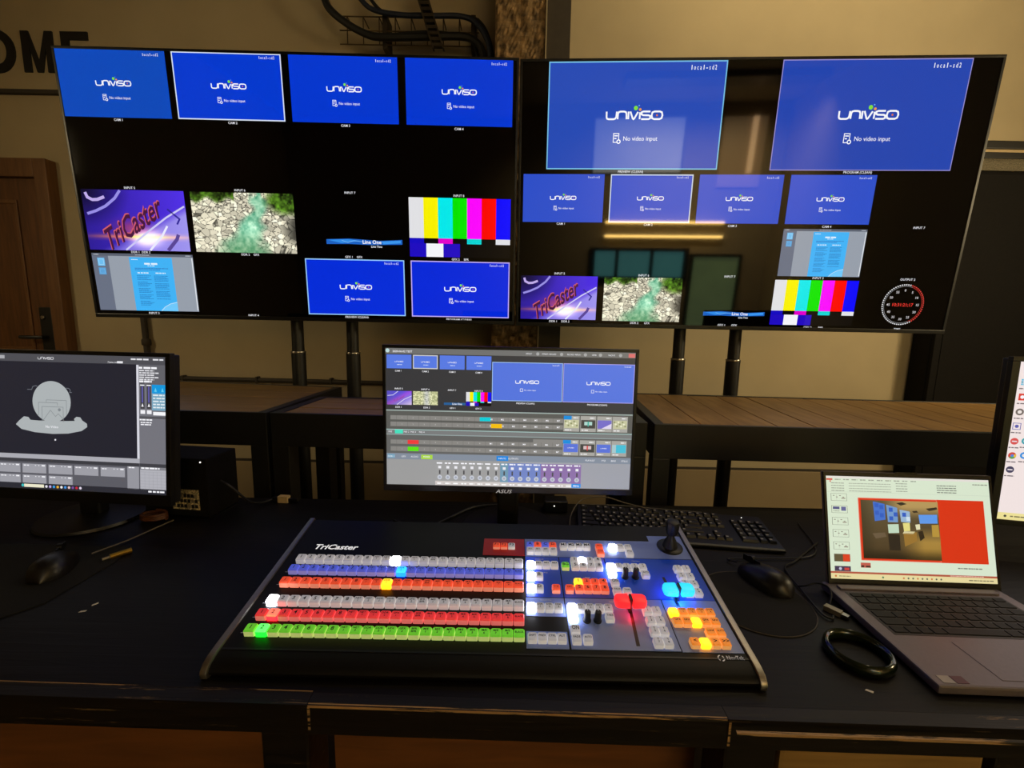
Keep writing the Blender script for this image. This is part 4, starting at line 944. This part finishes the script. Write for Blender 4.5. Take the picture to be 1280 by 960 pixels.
for pts, c in (([(.16, .02), (.31, .06), (.31, .33), (.17, .36)], (60, 110, 200)), ([(.33, .07), (.47, .12), (.47, .37), (.34, .37)], (110, 150, 200)), ([(.50, .15), (.63, .18), (.63, .37), (.51, .36)], (150, 180, 210)), ([(.74, .23), (.98, .22), (.98, .37), (.75, .38)], (90, 150, 230)),
               ([(.335, .41), (.475, .40), (.475, .55), (.34, .56)], (190, 215, 190)), ([(.53, .38), (.62, .37), (.62, .51), (.54, .52)], (226, 216, 130)), ([(.69, .40), (.75, .39), (.75, .48), (.70, .49)], (225, 220, 180)),
               ([(.13, .57), (.29, .55), (.31, .62), (.17, .66)], (100, 84, 64)), ([(.33, .57), (.48, .58), (.48, .85), (.34, .85)], (34, 28, 24)), ([(.53, .55), (.70, .53), (.70, .68), (.54, .78)], (150, 112, 48)), ([(.90, .40), (.99, .39), (.99, .6), (.90, .6)], (180, 144, 60)), ([(.72, .52), (.78, .50), (.80, .62), (.74, .68)], (40, 30, 20)), ([(.46, .04), (.54, .02), (.60, .05), (.52, .08)], (40, 36, 30)), ([(.84, .12), (.98, .09), (.99, .13), (.88, .16)], (50, 42, 32)), ([(.66, .17), (.72, .16), (.74, .19), (.68, .20)], (50, 42, 32)), ([(.54, .52), (.68, .52), (.66, .56), (.52, .56)], (214, 205, 160))):
    q.poly(pts[::-1], c, 2)
for a, b_ in ((.18, .05), (.24, .08), (.18, .18), (.24, .22), (.36, .12), (.42, .2), (.36, .27), (.53, .2), (.58, .27)): q.rect(a, b_, a + .05, b_ + .07, (205, 222, 235) if (a * 100) % 2 > 1 else (40, 90, 190), 3)
ppart(q, 'slide_photo')

# ------------------------------------------------------------------ switcher control panel
SL = R(9.19)
con = thing('switcher_control_panel', 'wide black video switcher control panel with rows of lit buttons', 'control panel', (-.0311, .5394, .76), (0, 0, R(-.115)))
con.scale = (1.026, 1.026, 1.026)
CW = .7387
def cp(X, Y, hh=0.0):
    """panel millimetres (X from the left, Y from the front edge, hh above the panel) to the console frame"""
    y, z = Y / 1000, hh / 1000
    return ((X / 1000 - CW / 2), y * math.cos(SL) - z * math.sin(SL), .0175 + y * math.sin(SL) + z * math.cos(SL))
CR = (SL, 0, 0)
ytop, ztop = cp(0, 332)[1:]
prof = [(.012, .001), (ytop, .001), (ytop, ztop - .004), (ytop - .004, ztop)] + [cp(0, Y, 0)[1:] for Y in (34,)] + [cp(0, 18, -.6)[1:], cp(0, 8, -2.5)[1:], cp(0, 2, -5)[1:], (.0005, .009), (.003, .003)]
MB().prism_x(prof, -CW/2 + .004, CW/2 - .004).build('body', M['consbody'], con, smooth=True)
rprof = [(.008, 0), (ytop + .002, 0), (ytop + .002, ztop - .002), (ytop - .002, ztop + .0035)] + [cp(0, 26, 3.5)[1:], cp(0, 14, 3)[1:], cp(0, 4, .8)[1:], cp(0, -3, -4)[1:], (-.004, .009), (-.003, .002), (.002, 0)]
for x0 in (-CW/2 - .004, CW/2 - .005): MB().prism_x(rprof, x0, x0 + .009).build('side_rail', M['alu'], con, bevel=.001, smooth=True)
MB().prism_x([cp(0, 27, -.2)[1:], cp(0, 30, -.2)[1:], cp(0, 30, .5)[1:], cp(0, 27, .5)[1:]], -CW/2 + .006, CW/2 - .006).build('front_bead', M['black'], con)
def plate(nm, poly, m, hh=1.0, label=None):
    n = len(poly); b = MB(); v = [cp(x, y, -.3) for x, y in poly] + [cp(x, y, hh) for x, y in poly]
    b.add(v, [tuple(range(n - 1, -1, -1)), tuple(range(n, 2 * n))] + [(i, (i + 1) % n, n + (i + 1) % n, n + i) for i in range(n)])
    o = b.build(nm, M[m], con)
    if label: o['label'] = label
    return o
rc = lambda a, b, c, d: [(a, b), (c, b), (c, d), (a, d)]
plate('printed_plate', [(429, 231), (731, 231), (731, 297), (667, 297), (667, 280), (429, 280)], 'p_grey', label='grey-blue upper plate with joystick')
plate('printed_plate', rc(429, 134, 488.5, 229.5), 'p_blue', label='deep blue plate'); plate('printed_plate', rc(490, 134, 570.5, 229.5), 'p_blue', label='deep blue plate with red pad'); plate('printed_plate', rc(572, 133, 731, 229.5), 'p_fader_lit', label='blue plate with cyan fader, its lit look in the colour')
plate('printed_plate', rc(428, 95, 488.5, 132), 'p_grey', label='small grey-blue plate'); plate('printed_plate', rc(427, 38, 487, 67), 'p_grey', label='lowest left grey-blue plate')
plate('printed_plate', rc(490, 38, 643.5, 132), 'p_grey', label='grey-blue plate with red fader'); plate('printed_plate', rc(645, 37, 731, 132), 'p_grey', label='grey-blue plate with orange keys')
plate('printed_plate', rc(352, 232, 428, 279), 'p_red', 1.2, label='red plate with three keys')

# button meshes: slot 0 cap, slot 1 skirt, slot 2 legend
_bm = {}
def button_mesh(w_, d_, hh, leg):
    key = (w_, d_, hh, leg)
    if key in _bm: return _bm[key]
    def ring(a, b, z, c): 
        a, b = a / 2000, b / 2000; c = c / 1000
        return [(-a + c, -b, z), (a - c, -b, z), (a, -b + c, z), (a, b - c, z), (a - c, b, z), (-a + c, b, z), (-a, b - c, z), (-a, -b + c, z)]
    rings = [ring(w_, d_, 0, 1.2), ring(w_, d_, hh * .00078, 1.2), ring(w_ - 2.4, d_ - 2.4, hh * .001, 1.4)]
    v = sum(rings, []); f = []; mi = []
    for j in range(2):
        for i in range(8): f.append((j * 8 + i, j * 8 + (i + 1) % 8, j * 8 + 8 + (i + 1) % 8, j * 8 + 8 + i)); mi.append(1 if j == 0 else 0)
    f.append(tuple(range(16, 24))); mi.append(0)
    if leg:
        lines = leg.split('|'); n = len(lines)
        for k, st in enumerate(lines):
            pv, pf, tw = text_geo(st, .02); sz = (6.4 if n == 1 and len(st) <= 2 else 3.3) / 1000
            sx = min(1.0, (w_ - 3.0) / 1000 / max(1e-6, tw * sz)); o = len(v)
            yy = 0.0005 if n == 1 else (.0025 - k * .0046)
            v += [((x - tw / 2) * sz * sx, yy + (y - .5) * sz, hh * .001 + .0002) for x, y in pv]
            f += [tuple(i + o for i in q_) for q_ in pf]; mi += [2] * len(pf)
    me = bpy.data.meshes.new('button'); me.from_pydata(v, [], f)
    for m_ in (M['ink'], M['ink'], M['ink']): me.materials.append(m_)
    me.polygons.foreach_set('material_index', mi); _bm[key] = me; return me
BM = {}
def bmat(nm, cap, skirt, es, lit=False, sk=None):
    a = mat('button_%s_cap' % nm, cap, .4, var=.03, emis=cap, estr=es); b = mat('button_%s_skirt' % nm, skirt, .4, var=.03, emis=skirt, estr=(sk if sk is not None else es))
    BM[nm] = (a, b)
bmat('white', (186, 184, 190), (210, 206, 202), .42)
bmat('blue', (84, 100, 226), (140, 140, 214), .50)
bmat('orange', (244, 82, 46), (236, 140, 112), .55)
bmat('red', (236, 58, 62), (232, 112, 112), .55)
bmat('green', (112, 212, 52), (196, 214, 126), .52)
bmat('amber', (244, 140, 44), (238, 168, 96), .55)
bmat('white_lit', (255, 255, 255), (235, 240, 255), 9.0)
bmat('blue_lit', (50, 190, 255), (16, 90, 255), 1.5, sk=5.0)
bmat('yellow_lit', (255, 205, 40), (255, 150, 16), 1.5, sk=4.5)
bmat('red_lit', (255, 120, 96), (255, 24, 36), 1.2, sk=4.5)
bmat('green_lit', (96, 250, 104), (16, 235, 30), 1.4, sk=5.0)
def button(X, Y, col, leg='', w_=13.1, d_=13.1, hh=9.0):
    """X, Y: left and rear edge of the cap in panel millimetres"""
    o = link('button', button_mesh(w_, d_, hh, leg), con, cp(X + w_ / 2, Y - d_ / 2, .8), CR)
    for i in (0, 1): o.material_slots[i].link = 'OBJECT'; o.material_slots[i].material = BM[col][i]
    if col.endswith('_lit'): o['label'] = 'brightly lit %s button' % col[:-4]
    return o
LEG = ['1', '2', '3', '4', '5', '6', '7', '8', 'NET|1', 'NET|2', 'DDR|1', 'DDR|2', 'GFX|1', 'GFX|2', 'BFR|BFR', 'M/E|1', 'M/E|2', 'M/E|3', 'M/E|4', 'M/E|5', 'M/E|6', 'M/E|7', 'M/E|8', 'BLACK']
for Yt, x0, col, lit in ((213, 28, 'white', {10: 'white_lit'}), (186.5, 27.5, 'blue', {11: 'blue_lit'}), (157, 27.5, 'orange', {10: 'yellow_lit'}), (117.5, 27, 'white', {0: 'white_lit'}), (90, 26, 'red', {1: 'red_lit'}), (62, 25, 'green', {1: 'green_lit'})):
    pit = (425.5 - x0) / 24
    for i in range(24): button(x0 + i * pit, Yt, lit.get(i, col), LEG[i], pit - 1.0, 14.2, 10.5)
    tk = MB(); tk.add([cp(x0 - 8, Yt - 7.6, .35), cp(x0 - 3, Yt - 7.6, .35), cp(x0 - 3, Yt - 7, .35), cp(x0 - 8, Yt - 7, .35)], [(0, 1, 2, 3)]); tk.build('row_mark', M['print_glow_dim'], con)
Wt, WL, YL, AM, OR, RD = 'white', 'white_lit', 'yellow_lit', 'amber', 'orange', 'red'
for i, c in enumerate(('blue', 'orange', 'blue', 'orange')): button(432 + i * 14, 262, c, 'ABCD'[i]); button(432 + i * 14, 247, Wt, 'SET')
for i in range(4): button(494 + i * 14.3, 261, Wt, 'M%d' % (i + 1))
button(560, 260, OR, 'REC'); button(560, 245, OR, 'STR')
for X, Y, c in ((585, 261, WL), (599, 261, Wt), (613, 260, Wt), (613, 245, Wt)): button(X, Y, c, 'PTZ')
for i, c in enumerate((WL, Wt, Wt, Wt)): button(431 + i * 14, 210, c, 'ME%d' % (i + 1))
button(492, 208, 'green', 'BG')
for i in range(4): button(509 + i * 13.8, 222, WL if i == 1 else Wt, str(i + 1)); button(509 + i * 13.8, 207.5, Wt, str(i + 5))
for X, Y, c, l in ((431, 182, WL, 'A'), (445, 182, Wt, 'B'), (430, 154, WL, 'C'), (444, 154, Wt, 'D'), (471, 154, OR, 'FTB'), (493, 154, OR, 'KEY')): button(X, Y, c, l)
for i in range(4): button(509 + i * 13.8, 169, YL if i == 0 else OR, str(i + 1)); button(509 + i * 13.8, 154.5, OR, str(i + 5))
for i in range(4): button(429 + i * 14, 114, WL if i == 0 else Wt, 'DSK|%d' % i if i else ''); button(429 + i * 14, 58, Wt, ('SHIFT', 'PREV', 'CTRL', 'ALT')[i])
for i in range(5): button(492 + i * 14, 114, WL if i == 0 else Wt, 'KEY|%d' % i if i else ''); button(571 + i * 13.9, 208, WL if i == 0 else Wt, 'V|%d' % i if i else '')
for X, Y, c, l in ((492, 96, WL, ''), (492, 73, Wt, 'ON'), (492, 57, Wt, 'FADE'), (508, 57, Wt, 'AUTO'), (547, 97, Wt, 'TAKE'), (570.5, 192, WL, ''), (570.5, 170, Wt, 'ON'), (570, 151, Wt, 'FADE'), (586, 150, Wt, 'TAKE'), (627, 191, Wt, 'AUTO')): button(X, Y, c, l)
for r, Y in enumerate((206, 187, 169, 151)):
    for k in range(2): button(687 + k * 14.2, Y, Wt, 'P|%d' % (r * 2 + k + 1))
for r, Y in enumerate((111, 92, 73, 54)):
    for k in range(2): button(607 + k * 13.8, Y, Wt, 'T|%d' % (r * 2 + k + 1))
for i in range(5): button(647 + i * 13.9, 109.5, YL if i == 0 else AM, 'DDR|%d' % i if i else ''); button(647 + i * 13.9, 91.5, YL if i == 2 else AM, 'GFX' if i != 2 else '')
for X, Y, c, l in ((688.5, 72.5, AM, 'LOOP'), (702.5, 72.5, AM, 'AUTO'), (659, 55, AM, '<'), (673.2, 55, YL, ''), (687.6, 55, AM, '>'), (702, 55, AM, '>>')): button(X, Y, c, l)
for X, c in ((370, OR), (384, OR), (398, Wt)): button(X, 260, c, 'F%d' % ((X - 356) // 14), 12.4, 12.4, 7)
# knobs
for X, Y in ((519, 88), (535, 88), (598, 182), (616, 182)):
    k = MB().lathe([(.0062, 0), (.0062, .002), (.0052, .003), (.0048, .017), (.004, .018)], 0, 0, 18).build('knob', M['black'], con, cp(X, Y, 1), CR, smooth=True)
    MB().box(-.0004, .0004, .001, .0046, .018, .0184).build('pointer', M['print_glow_dim'], k)
# faders: slot, stem and split lit grip
def fader(X0, Y0, X1, Y1, HX, HY, colr, lab):
    plate('fader_slot', [(X1 - 2.6, Y1), (X1 + 2.6, Y1), (X0 + 2.2, Y0), (X0 - 2.2, Y0)], 'black', 1.15)
    a = mat('fader_glow_' + lab, colr, .35, emis=colr, estr=1.15, var=.05)
    f_ = MB().box(-.002, .002, -.006, .006, 0, .026).build('fader_stem', M['black'], con, cp(HX, HY, .5), CR)
    for s in (-1, 1):
        g = MB(); prof_ = [(s * .0022, -.0105), (s * .020, -.0095), (s * .0242, -.006), (s * .0242, .006), (s * .020, .0095), (s * .0022, .0105)]
        if s < 0: prof_ = prof_[::-1]
        g.prism(prof_, .012, .024); o = g.build('fader_grip', a, f_, bevel=.003, smooth=True); o['label'] = 'translucent %s fader grip' % lab
def fader_led(X, Y, col, power):
    d = bpy.data.lights.new('fader_led', 'POINT'); d.energy = power; d.color = col; d.shadow_soft_size = .004
    o = bpy.data.objects.new('fader_led', d); C.objects.link(o); o.parent = con; o.location = cp(X, Y, 9)
fader_led(588, 98, (1, .03, .04), .012); fader_led(588, 122, (1, .03, .04), .006); fader_led(671, 124, (.02, .16, 1), .030); fader_led(670, 148, (.02, .16, 1), .030)
fader(591, 125, 585, 45, 588, 110, (255, 40, 44), 'red')
fader(664, 184, 668, 118, 671, 136, (40, 205, 235), 'cyan')
# joystick
j = MB().lathe([(.0235, 0), (.0235, .001), (.022, .0022), (.014, .0028)], 0, 0, 32).build('joystick', M['black'], con, cp(702, 265, 1), CR, smooth=True)
MB().lathe([(.014, .002), (.0115, .012), (.0075, .02), (.006, .024), (.0055, .030)], 0, 0, 24).build('joystick_boot', M['black'], j, smooth=True)
MB().lathe([(.0055, .028), (.0105, .031), (.0115, .037), (.0118, .052), (.0105, .056), (.006, .0575)], 0, 0, 24).build('joystick_knob', M['blackmetal'], j, smooth=True)
# printed names
def panel_text(nm, st, X, Y, capmm, m, align='l', bold=.02, stretch=1.0, hh=.5, shear=0.0, icon=False):
    pv, pf, tw = text_geo(st, bold); b = MB(); off = {'l': 0, 'c': tw / 2}[align]
    b.add([cp(X + ((x - off) * stretch + y * shear) * capmm, Y + y * capmm, hh) for x, y in pv], pf)
    if icon:
        for k in range(20):
            a0, a1 = 2 * math.pi * k / 20, 2 * math.pi * (k + 1) / 20
            if k in (3, 4, 13, 14): continue
            b.add([cp(X - 8 + r_ * math.cos(a_), Y + 2 + r_ * 1.1 * math.sin(a_), hh) for r_, a_ in ((4.6, a0), (4.6, a1), (3.2, a1), (3.2, a0))], [(0, 1, 2, 3)])
    return b.build(nm, M[m], con)
panel_text('maker_name', 'TriCaster', 40, 240, 13, 'white_glow_print', bold=.025, stretch=1.08, shear=.18)
panel_text('maker_name', 'NewTek', 703, 27, 6, 'print_glow_dim', bold=.02, stretch=.78, icon=True)
for st, X, Y in (('DELEGATE', 447, 222), ('SOURCE', 455, 188), ('POSITION', 620, 222), ('M/E', 494, 215), ('KEYER', 530, 178), ('TRANSITION', 450, 126), ('MAIN', 560, 125), ('X', 512, 78), ('Y', 530, 78), ('X', 594, 171), ('Y', 612, 171)):
    panel_text('caption', st, X, Y, 2.2, 'print_glow_dim', bold=0, hh=1.2)

# ------------------------------------------------------------------ keyboard
kb = thing('keyboard', 'black full-size keyboard lying behind the control panel joystick', 'keyboard', (.387, 1.001, .76), (0, 0, R(-7)))
MB().prism_x([(-.075, .003), (.075, .003), (.075, .018), (.07, .02), (-.07, .010), (-.075, .008)], -.222, .222).build('case', M['black'], kb, bevel=.001)
for x in (-.19, .19): MB().box(x - .015, x + .015, .05, .06, 0, .003).box(x - .015, x + .015, -.06, -.05, 0, .003).build('foot', M['black'], kb)
kz = lambda y: .010 + (y + .07) / .14 * .010
KM = {}
def kkey(x, y, wu):
    key = round(wu, 2)
    if key not in KM:
        a, b = (wu * .0187 - .002) / 2, .0082; t = .0022
        v = [(-a, -b, 0), (a, -b, 0), (a, b, 0), (-a, b, 0), (-a + t, -b + t, .006), (a - t, -b + t, .006), (a - t, b - t * .6, .006), (-a + t, b - t * .6, .006)]
        lx = -a + t + .001; v += [(lx, -.001, .0062), (lx + .0052, -.001, .0062), (lx + .0052, .0026, .0062), (lx, .0026, .0062)]
        f = [(4, 5, 6, 7), (0, 1, 5, 4), (1, 2, 6, 5), (2, 3, 7, 6), (3, 0, 4, 7), (8, 9, 10, 11)]
        me = bpy.data.meshes.new('key'); me.from_pydata(v, [], f); me.materials.append(M['key']); me.materials.append(M['legend']); me.polygons.foreach_set('material_index', [0] * 5 + [1]); KM[key] = me
    link('key', KM[key], kb, (x, y, kz(y) - .0005), (R(4.1), 0, 0))
u = .0187
for y, ks in ((.058, [1, -1, 1, 1, 1, 1, -.5, 1, 1, 1, 1, -.5, 1, 1, 1, 1]), (.032, [1] * 13 + [2]), (.0133, [1.5] + [1] * 12 + [1.5]), (-.0054, [1.75] + [1] * 11 + [2.25]), (-.0241, [2.25] + [1] * 10 + [2.75]), (-.0428, [1.25] * 3 + [6.25] + [1.25] * 4)):
    x = -.214
    for k in ks:
        if k > 0: kkey(x + k * u / 2, y, k)
        x += abs(k) * u
for y, n in ((.058, 3), (.032, 3), (.0133, 3), (-.0428, 3)):
    for i in range(n): kkey(.076 + i * u, y, 1)
kkey(.076 + u, -.0241, 1)
for y in (.032, .0133, -.0054, -.0241):
    for i in range(4): kkey(.150 + i * u, y, 1)
kkey(.1594, -.0428, 2); kkey(.150 + 2 * u, -.0428, 1); kkey(.150 + 3 * u, -.0428, 1)
MB().lathe([(.0012, .0195), (.0012, .0203)], .178, .060, 8).build('indicator', M['led'], kb)

# ------------------------------------------------------------------ mice, pads, small things
def mouse(label, x, y, yaw):
    t = thing('mouse', label, 'mouse', (x, y, .762), (0, 0, R(yaw)), group='computer mice')
    b = MB(); n, k = 16, 14; v = []; f = []
    L_, W_, H_ = .055, .031, .034
    for j in range(k + 1):
        s = -1 + 2 * j / k; ww = W_ * (max(0, 1 - abs(s) ** 2.6)) ** .5 * (1 - .10 * s) + 1e-4; hz = H_ * (max(0, 1 - abs(s) ** 2.4)) ** .5 * (1 - .28 * (s + .2)) + 1e-4
        for i in range(n + 1):
            a = math.pi * i / n; v.append((ww * math.cos(a), L_ * s, .001 + hz * math.sin(a) ** .8))
    for j in range(k):
        for i in range(n): f.append((j * (n + 1) + i, j * (n + 1) + i + 1, (j + 1) * (n + 1) + i + 1, (j + 1) * (n + 1) + i))
        f.append((j * (n + 1), (j + 1) * (n + 1), (j + 1) * (n + 1) + n, j * (n + 1) + n))
    b.add(v, f).build('shell', M['mouse'], t, smooth=True)
    MB().tube([(-.004, .030, .031), (.004, .030, .031)], .007, 12).build('scroll_wheel', M['black'], t, smooth=True)
    MB().box(-.0007, .0007, .012, .05, .022, .0335).build('button_seam', M['black'], t)
    return t
padr = thing('mouse_pad', 'round black mouse pad with light rim, right of control panel', 'mouse pad', (.443, .735, .76))
MB().lathe([(.091, 0), (.091, .0018), (.09, .002)], 0, 0, 48).build('cloth', M['mousepad'], padr)
MB().tube([(.0925 * math.cos(2 * math.pi * i / 48), .0925 * math.sin(2 * math.pi * i / 48), .0012) for i in range(49)], .0012, 6).build('rim', M['padrim'], padr, smooth=True)
mouse('black mouse on round mouse pad right of the control panel', .491, .792, 22)
padl = thing('mouse_pad', 'large dark mouse pad at the left end of the desk', 'mouse pad', (-.98, .80, .76))
MB().prism([(-.2, -.16), (.16, -.155), (.195, -.11), (.20, .02), (.18, .08), (-.2, .08)], 0, .002).build('cloth', M['mousepad'], padl)
mouse('black mouse on dark pad at the left end of the desk', -.868, .790, 25)
ring = thing('glazed_ring', 'dark green glossy ring lying on desk beside the laptop front corner', 'ring', (.526, .604, .76))
rp_ = [(.040 + .0052 * math.cos(2 * math.pi * k / 12), .0085 + .0085 * math.sin(2 * math.pi * k / 12)) for k in range(13)]
MB().lathe(rp_, 0, 0, 44, cap=False).build('body', M['green'], ring, smooth=True)

# left mini computer with its rear ports, standing on the desk behind the left monitor
pc = thing('mini_computer', 'small black box computer with port panel behind the left monitor', 'computer', (-.80, 1.075, .76), (0, 0, R(-6)))
MB().box(-.09, .082, -.05, .05, .004, .15).build('case', M['cab'], pc, bevel=.004)
for x in (-.08, .08): MB().box(x - .006, x + .006, -.04, .04, 0, .004).build('foot', M['black'], pc)
vp = MB().box(-.012, .058, -.0515, -.05, .022, .072).build('port_panel', mat('speckled_port_panel', (190, 176, 140), .5, var=.95, scale=240), pc)
for i in range(7):
    for k in range(3): MB().box(-.009 + i * .0095, -.003 + i * .0095, -.0535, -.0515, .027 + k * .013, .035 + k * .013).build('port', M['silverplug' if (i * 3 + k * 5) % 4 == 0 else 'black'], vp)
MB().lathe([(.0018, 0), (.0018, .001)], 0, 0, 8).build('indicator', M['led'], pc, (.068, -.05, .142), (R(90), 0, 0))
ad = thing('plug_adapter', 'beige plug adapter with black lead at the desk rear edge', 'adapter', (-.60, 1.125, .76), (0, 0, R(-4)))
MB().box(-.014, .014, -.008, .008, 0, .018).build('body', M['beige'], ad, bevel=.002)
MB().box(-.03, -.014, -.006, .006, .002, .014).box(.014, .04, -.005, .005, .003, .012).build('plug', M['black'], ad, bevel=.001)
cable('thin black lead from mini computer to beige adapter', [(-.715, 1.05, .845), (-.69, 1.05, .83), (-.66, 1.07, .785), (-.645, 1.1, .769), (-.631, 1.123, .768)], .003)
cable('grey cable looping behind the keyboard in front of the central monitor base', [(.142, .99, .764), (.155, 1.06, .770), (.19, 1.118, .785), (.25, 1.128, .79), (.31, 1.125, .775), (.36, 1.122, .764)], .0016, 'cable_grey')
cable('second grey cable along the rear of the keyboard', [(.20, 1.137, .764), (.30, 1.134, .764), (.42, 1.112, .764), (.50, 1.10, .764)], .0018, 'cable_grey')
cable('black mouse cable curving from the right mouse to the desk rear', [(.468, .852, .768), (.46, .872, .764), (.52, .875, .764), (.66, .90, .764), (.72, 1.05, .764)], .0015)
cable('black power lead along the left side of laptop', [(.553, .693, .764), (.545, .686, .764), (.537, .70, .764), (.545, .76, .764), (.56, .84, .764), (.60, .87, .764), (.70, .95, .764)], .0018)
cable('short black lead looped above the laptop left corner', [(.567, .722, .765), (.580, .738, .774), (.583, .752, .780), (.572, .765, .779), (.555, .768, .772), (.545, .776, .765)], .0016)
ub = thing('usb_plug', 'small grey plug beside the left edge of the laptop', 'plug', (.562, .708, .76), (0, 0, R(35)))
MB().box(-.006, .006, -.014, .012, 0, .009).build('shell', M['silverplug'], ub, bevel=.001)
MB().box(-.0045, .0045, -.024, -.014, .002, .007).build('contact', M['chrome'], ub)
gp = thing('cable_connector', 'gold cable connector on the desk below the left monitor', 'connector', (-.788, .845, .76), (0, 0, R(-35)))
MB().tube([(0, -.018, .006), (0, .016, .006)], .0055, 10).build('barrel', M['gold'], gp, smooth=True)
MB().tube([(0, -.03, .006), (0, -.018, .006)], .003, 8).build('pin', M['silverplug'], gp, smooth=True)
cl = thing('cable_coil', 'small brown coil of cable beside the left monitor base', 'coil', (-.845, 1.0, .763))
MB().tube([(.028 * math.cos(t_ * .35), .016 * math.sin(t_ * .35), .004 + .00025 * t_) for t_ in range(60)], .0035, 7).build('coil', M['brown'], cl, smooth=True)
hub = thing('card_reader', 'small black box behind the right side of the central monitor', 'box', (.12, 1.112, .76))
MB().box(-.03, .03, -.02, .02, 0, .03).build('case', M['black'], hub, bevel=.003)
MB().lathe([(.0015, 0), (.0015, .001)], 0, 0, 8).build('indicator', M['led'], hub, (-.005, -.02, .018), (R(90), 0, 0))
cable('grey lead curving on the left desk from behind monitor base to mouse', [(-.842, .838, .768), (-.825, .90, .764), (-.81, .96, .764), (-.80, 1.0, .764)], .0017, 'cable_grey')
cable('black lead lying on desk behind the control panel left end', [(-.28, 1.02, .765), (-.2, .98, .765), (-.1, 1.1, .765), (-.02, 1.125, .765)], .003)
for lab, x, y, r in (('tiny pale paper scrap on the left of the desk, nearer edge', -.703, .673, 20), ('tiny pale paper scrap on the left of the desk, farther one', -.700, .692, 60), ('tiny pale paper scrap in front of the green dish', .494, .541, -30)):
    tag(MB().prism([(-.005, -.0015), (.004, -.002), (.005, .0015), (-.003, .002)], 0, .0006).build('paper_scrap', M['pale'], None, (x, y, .76), (0, 0, R(r))), lab, 'scrap')
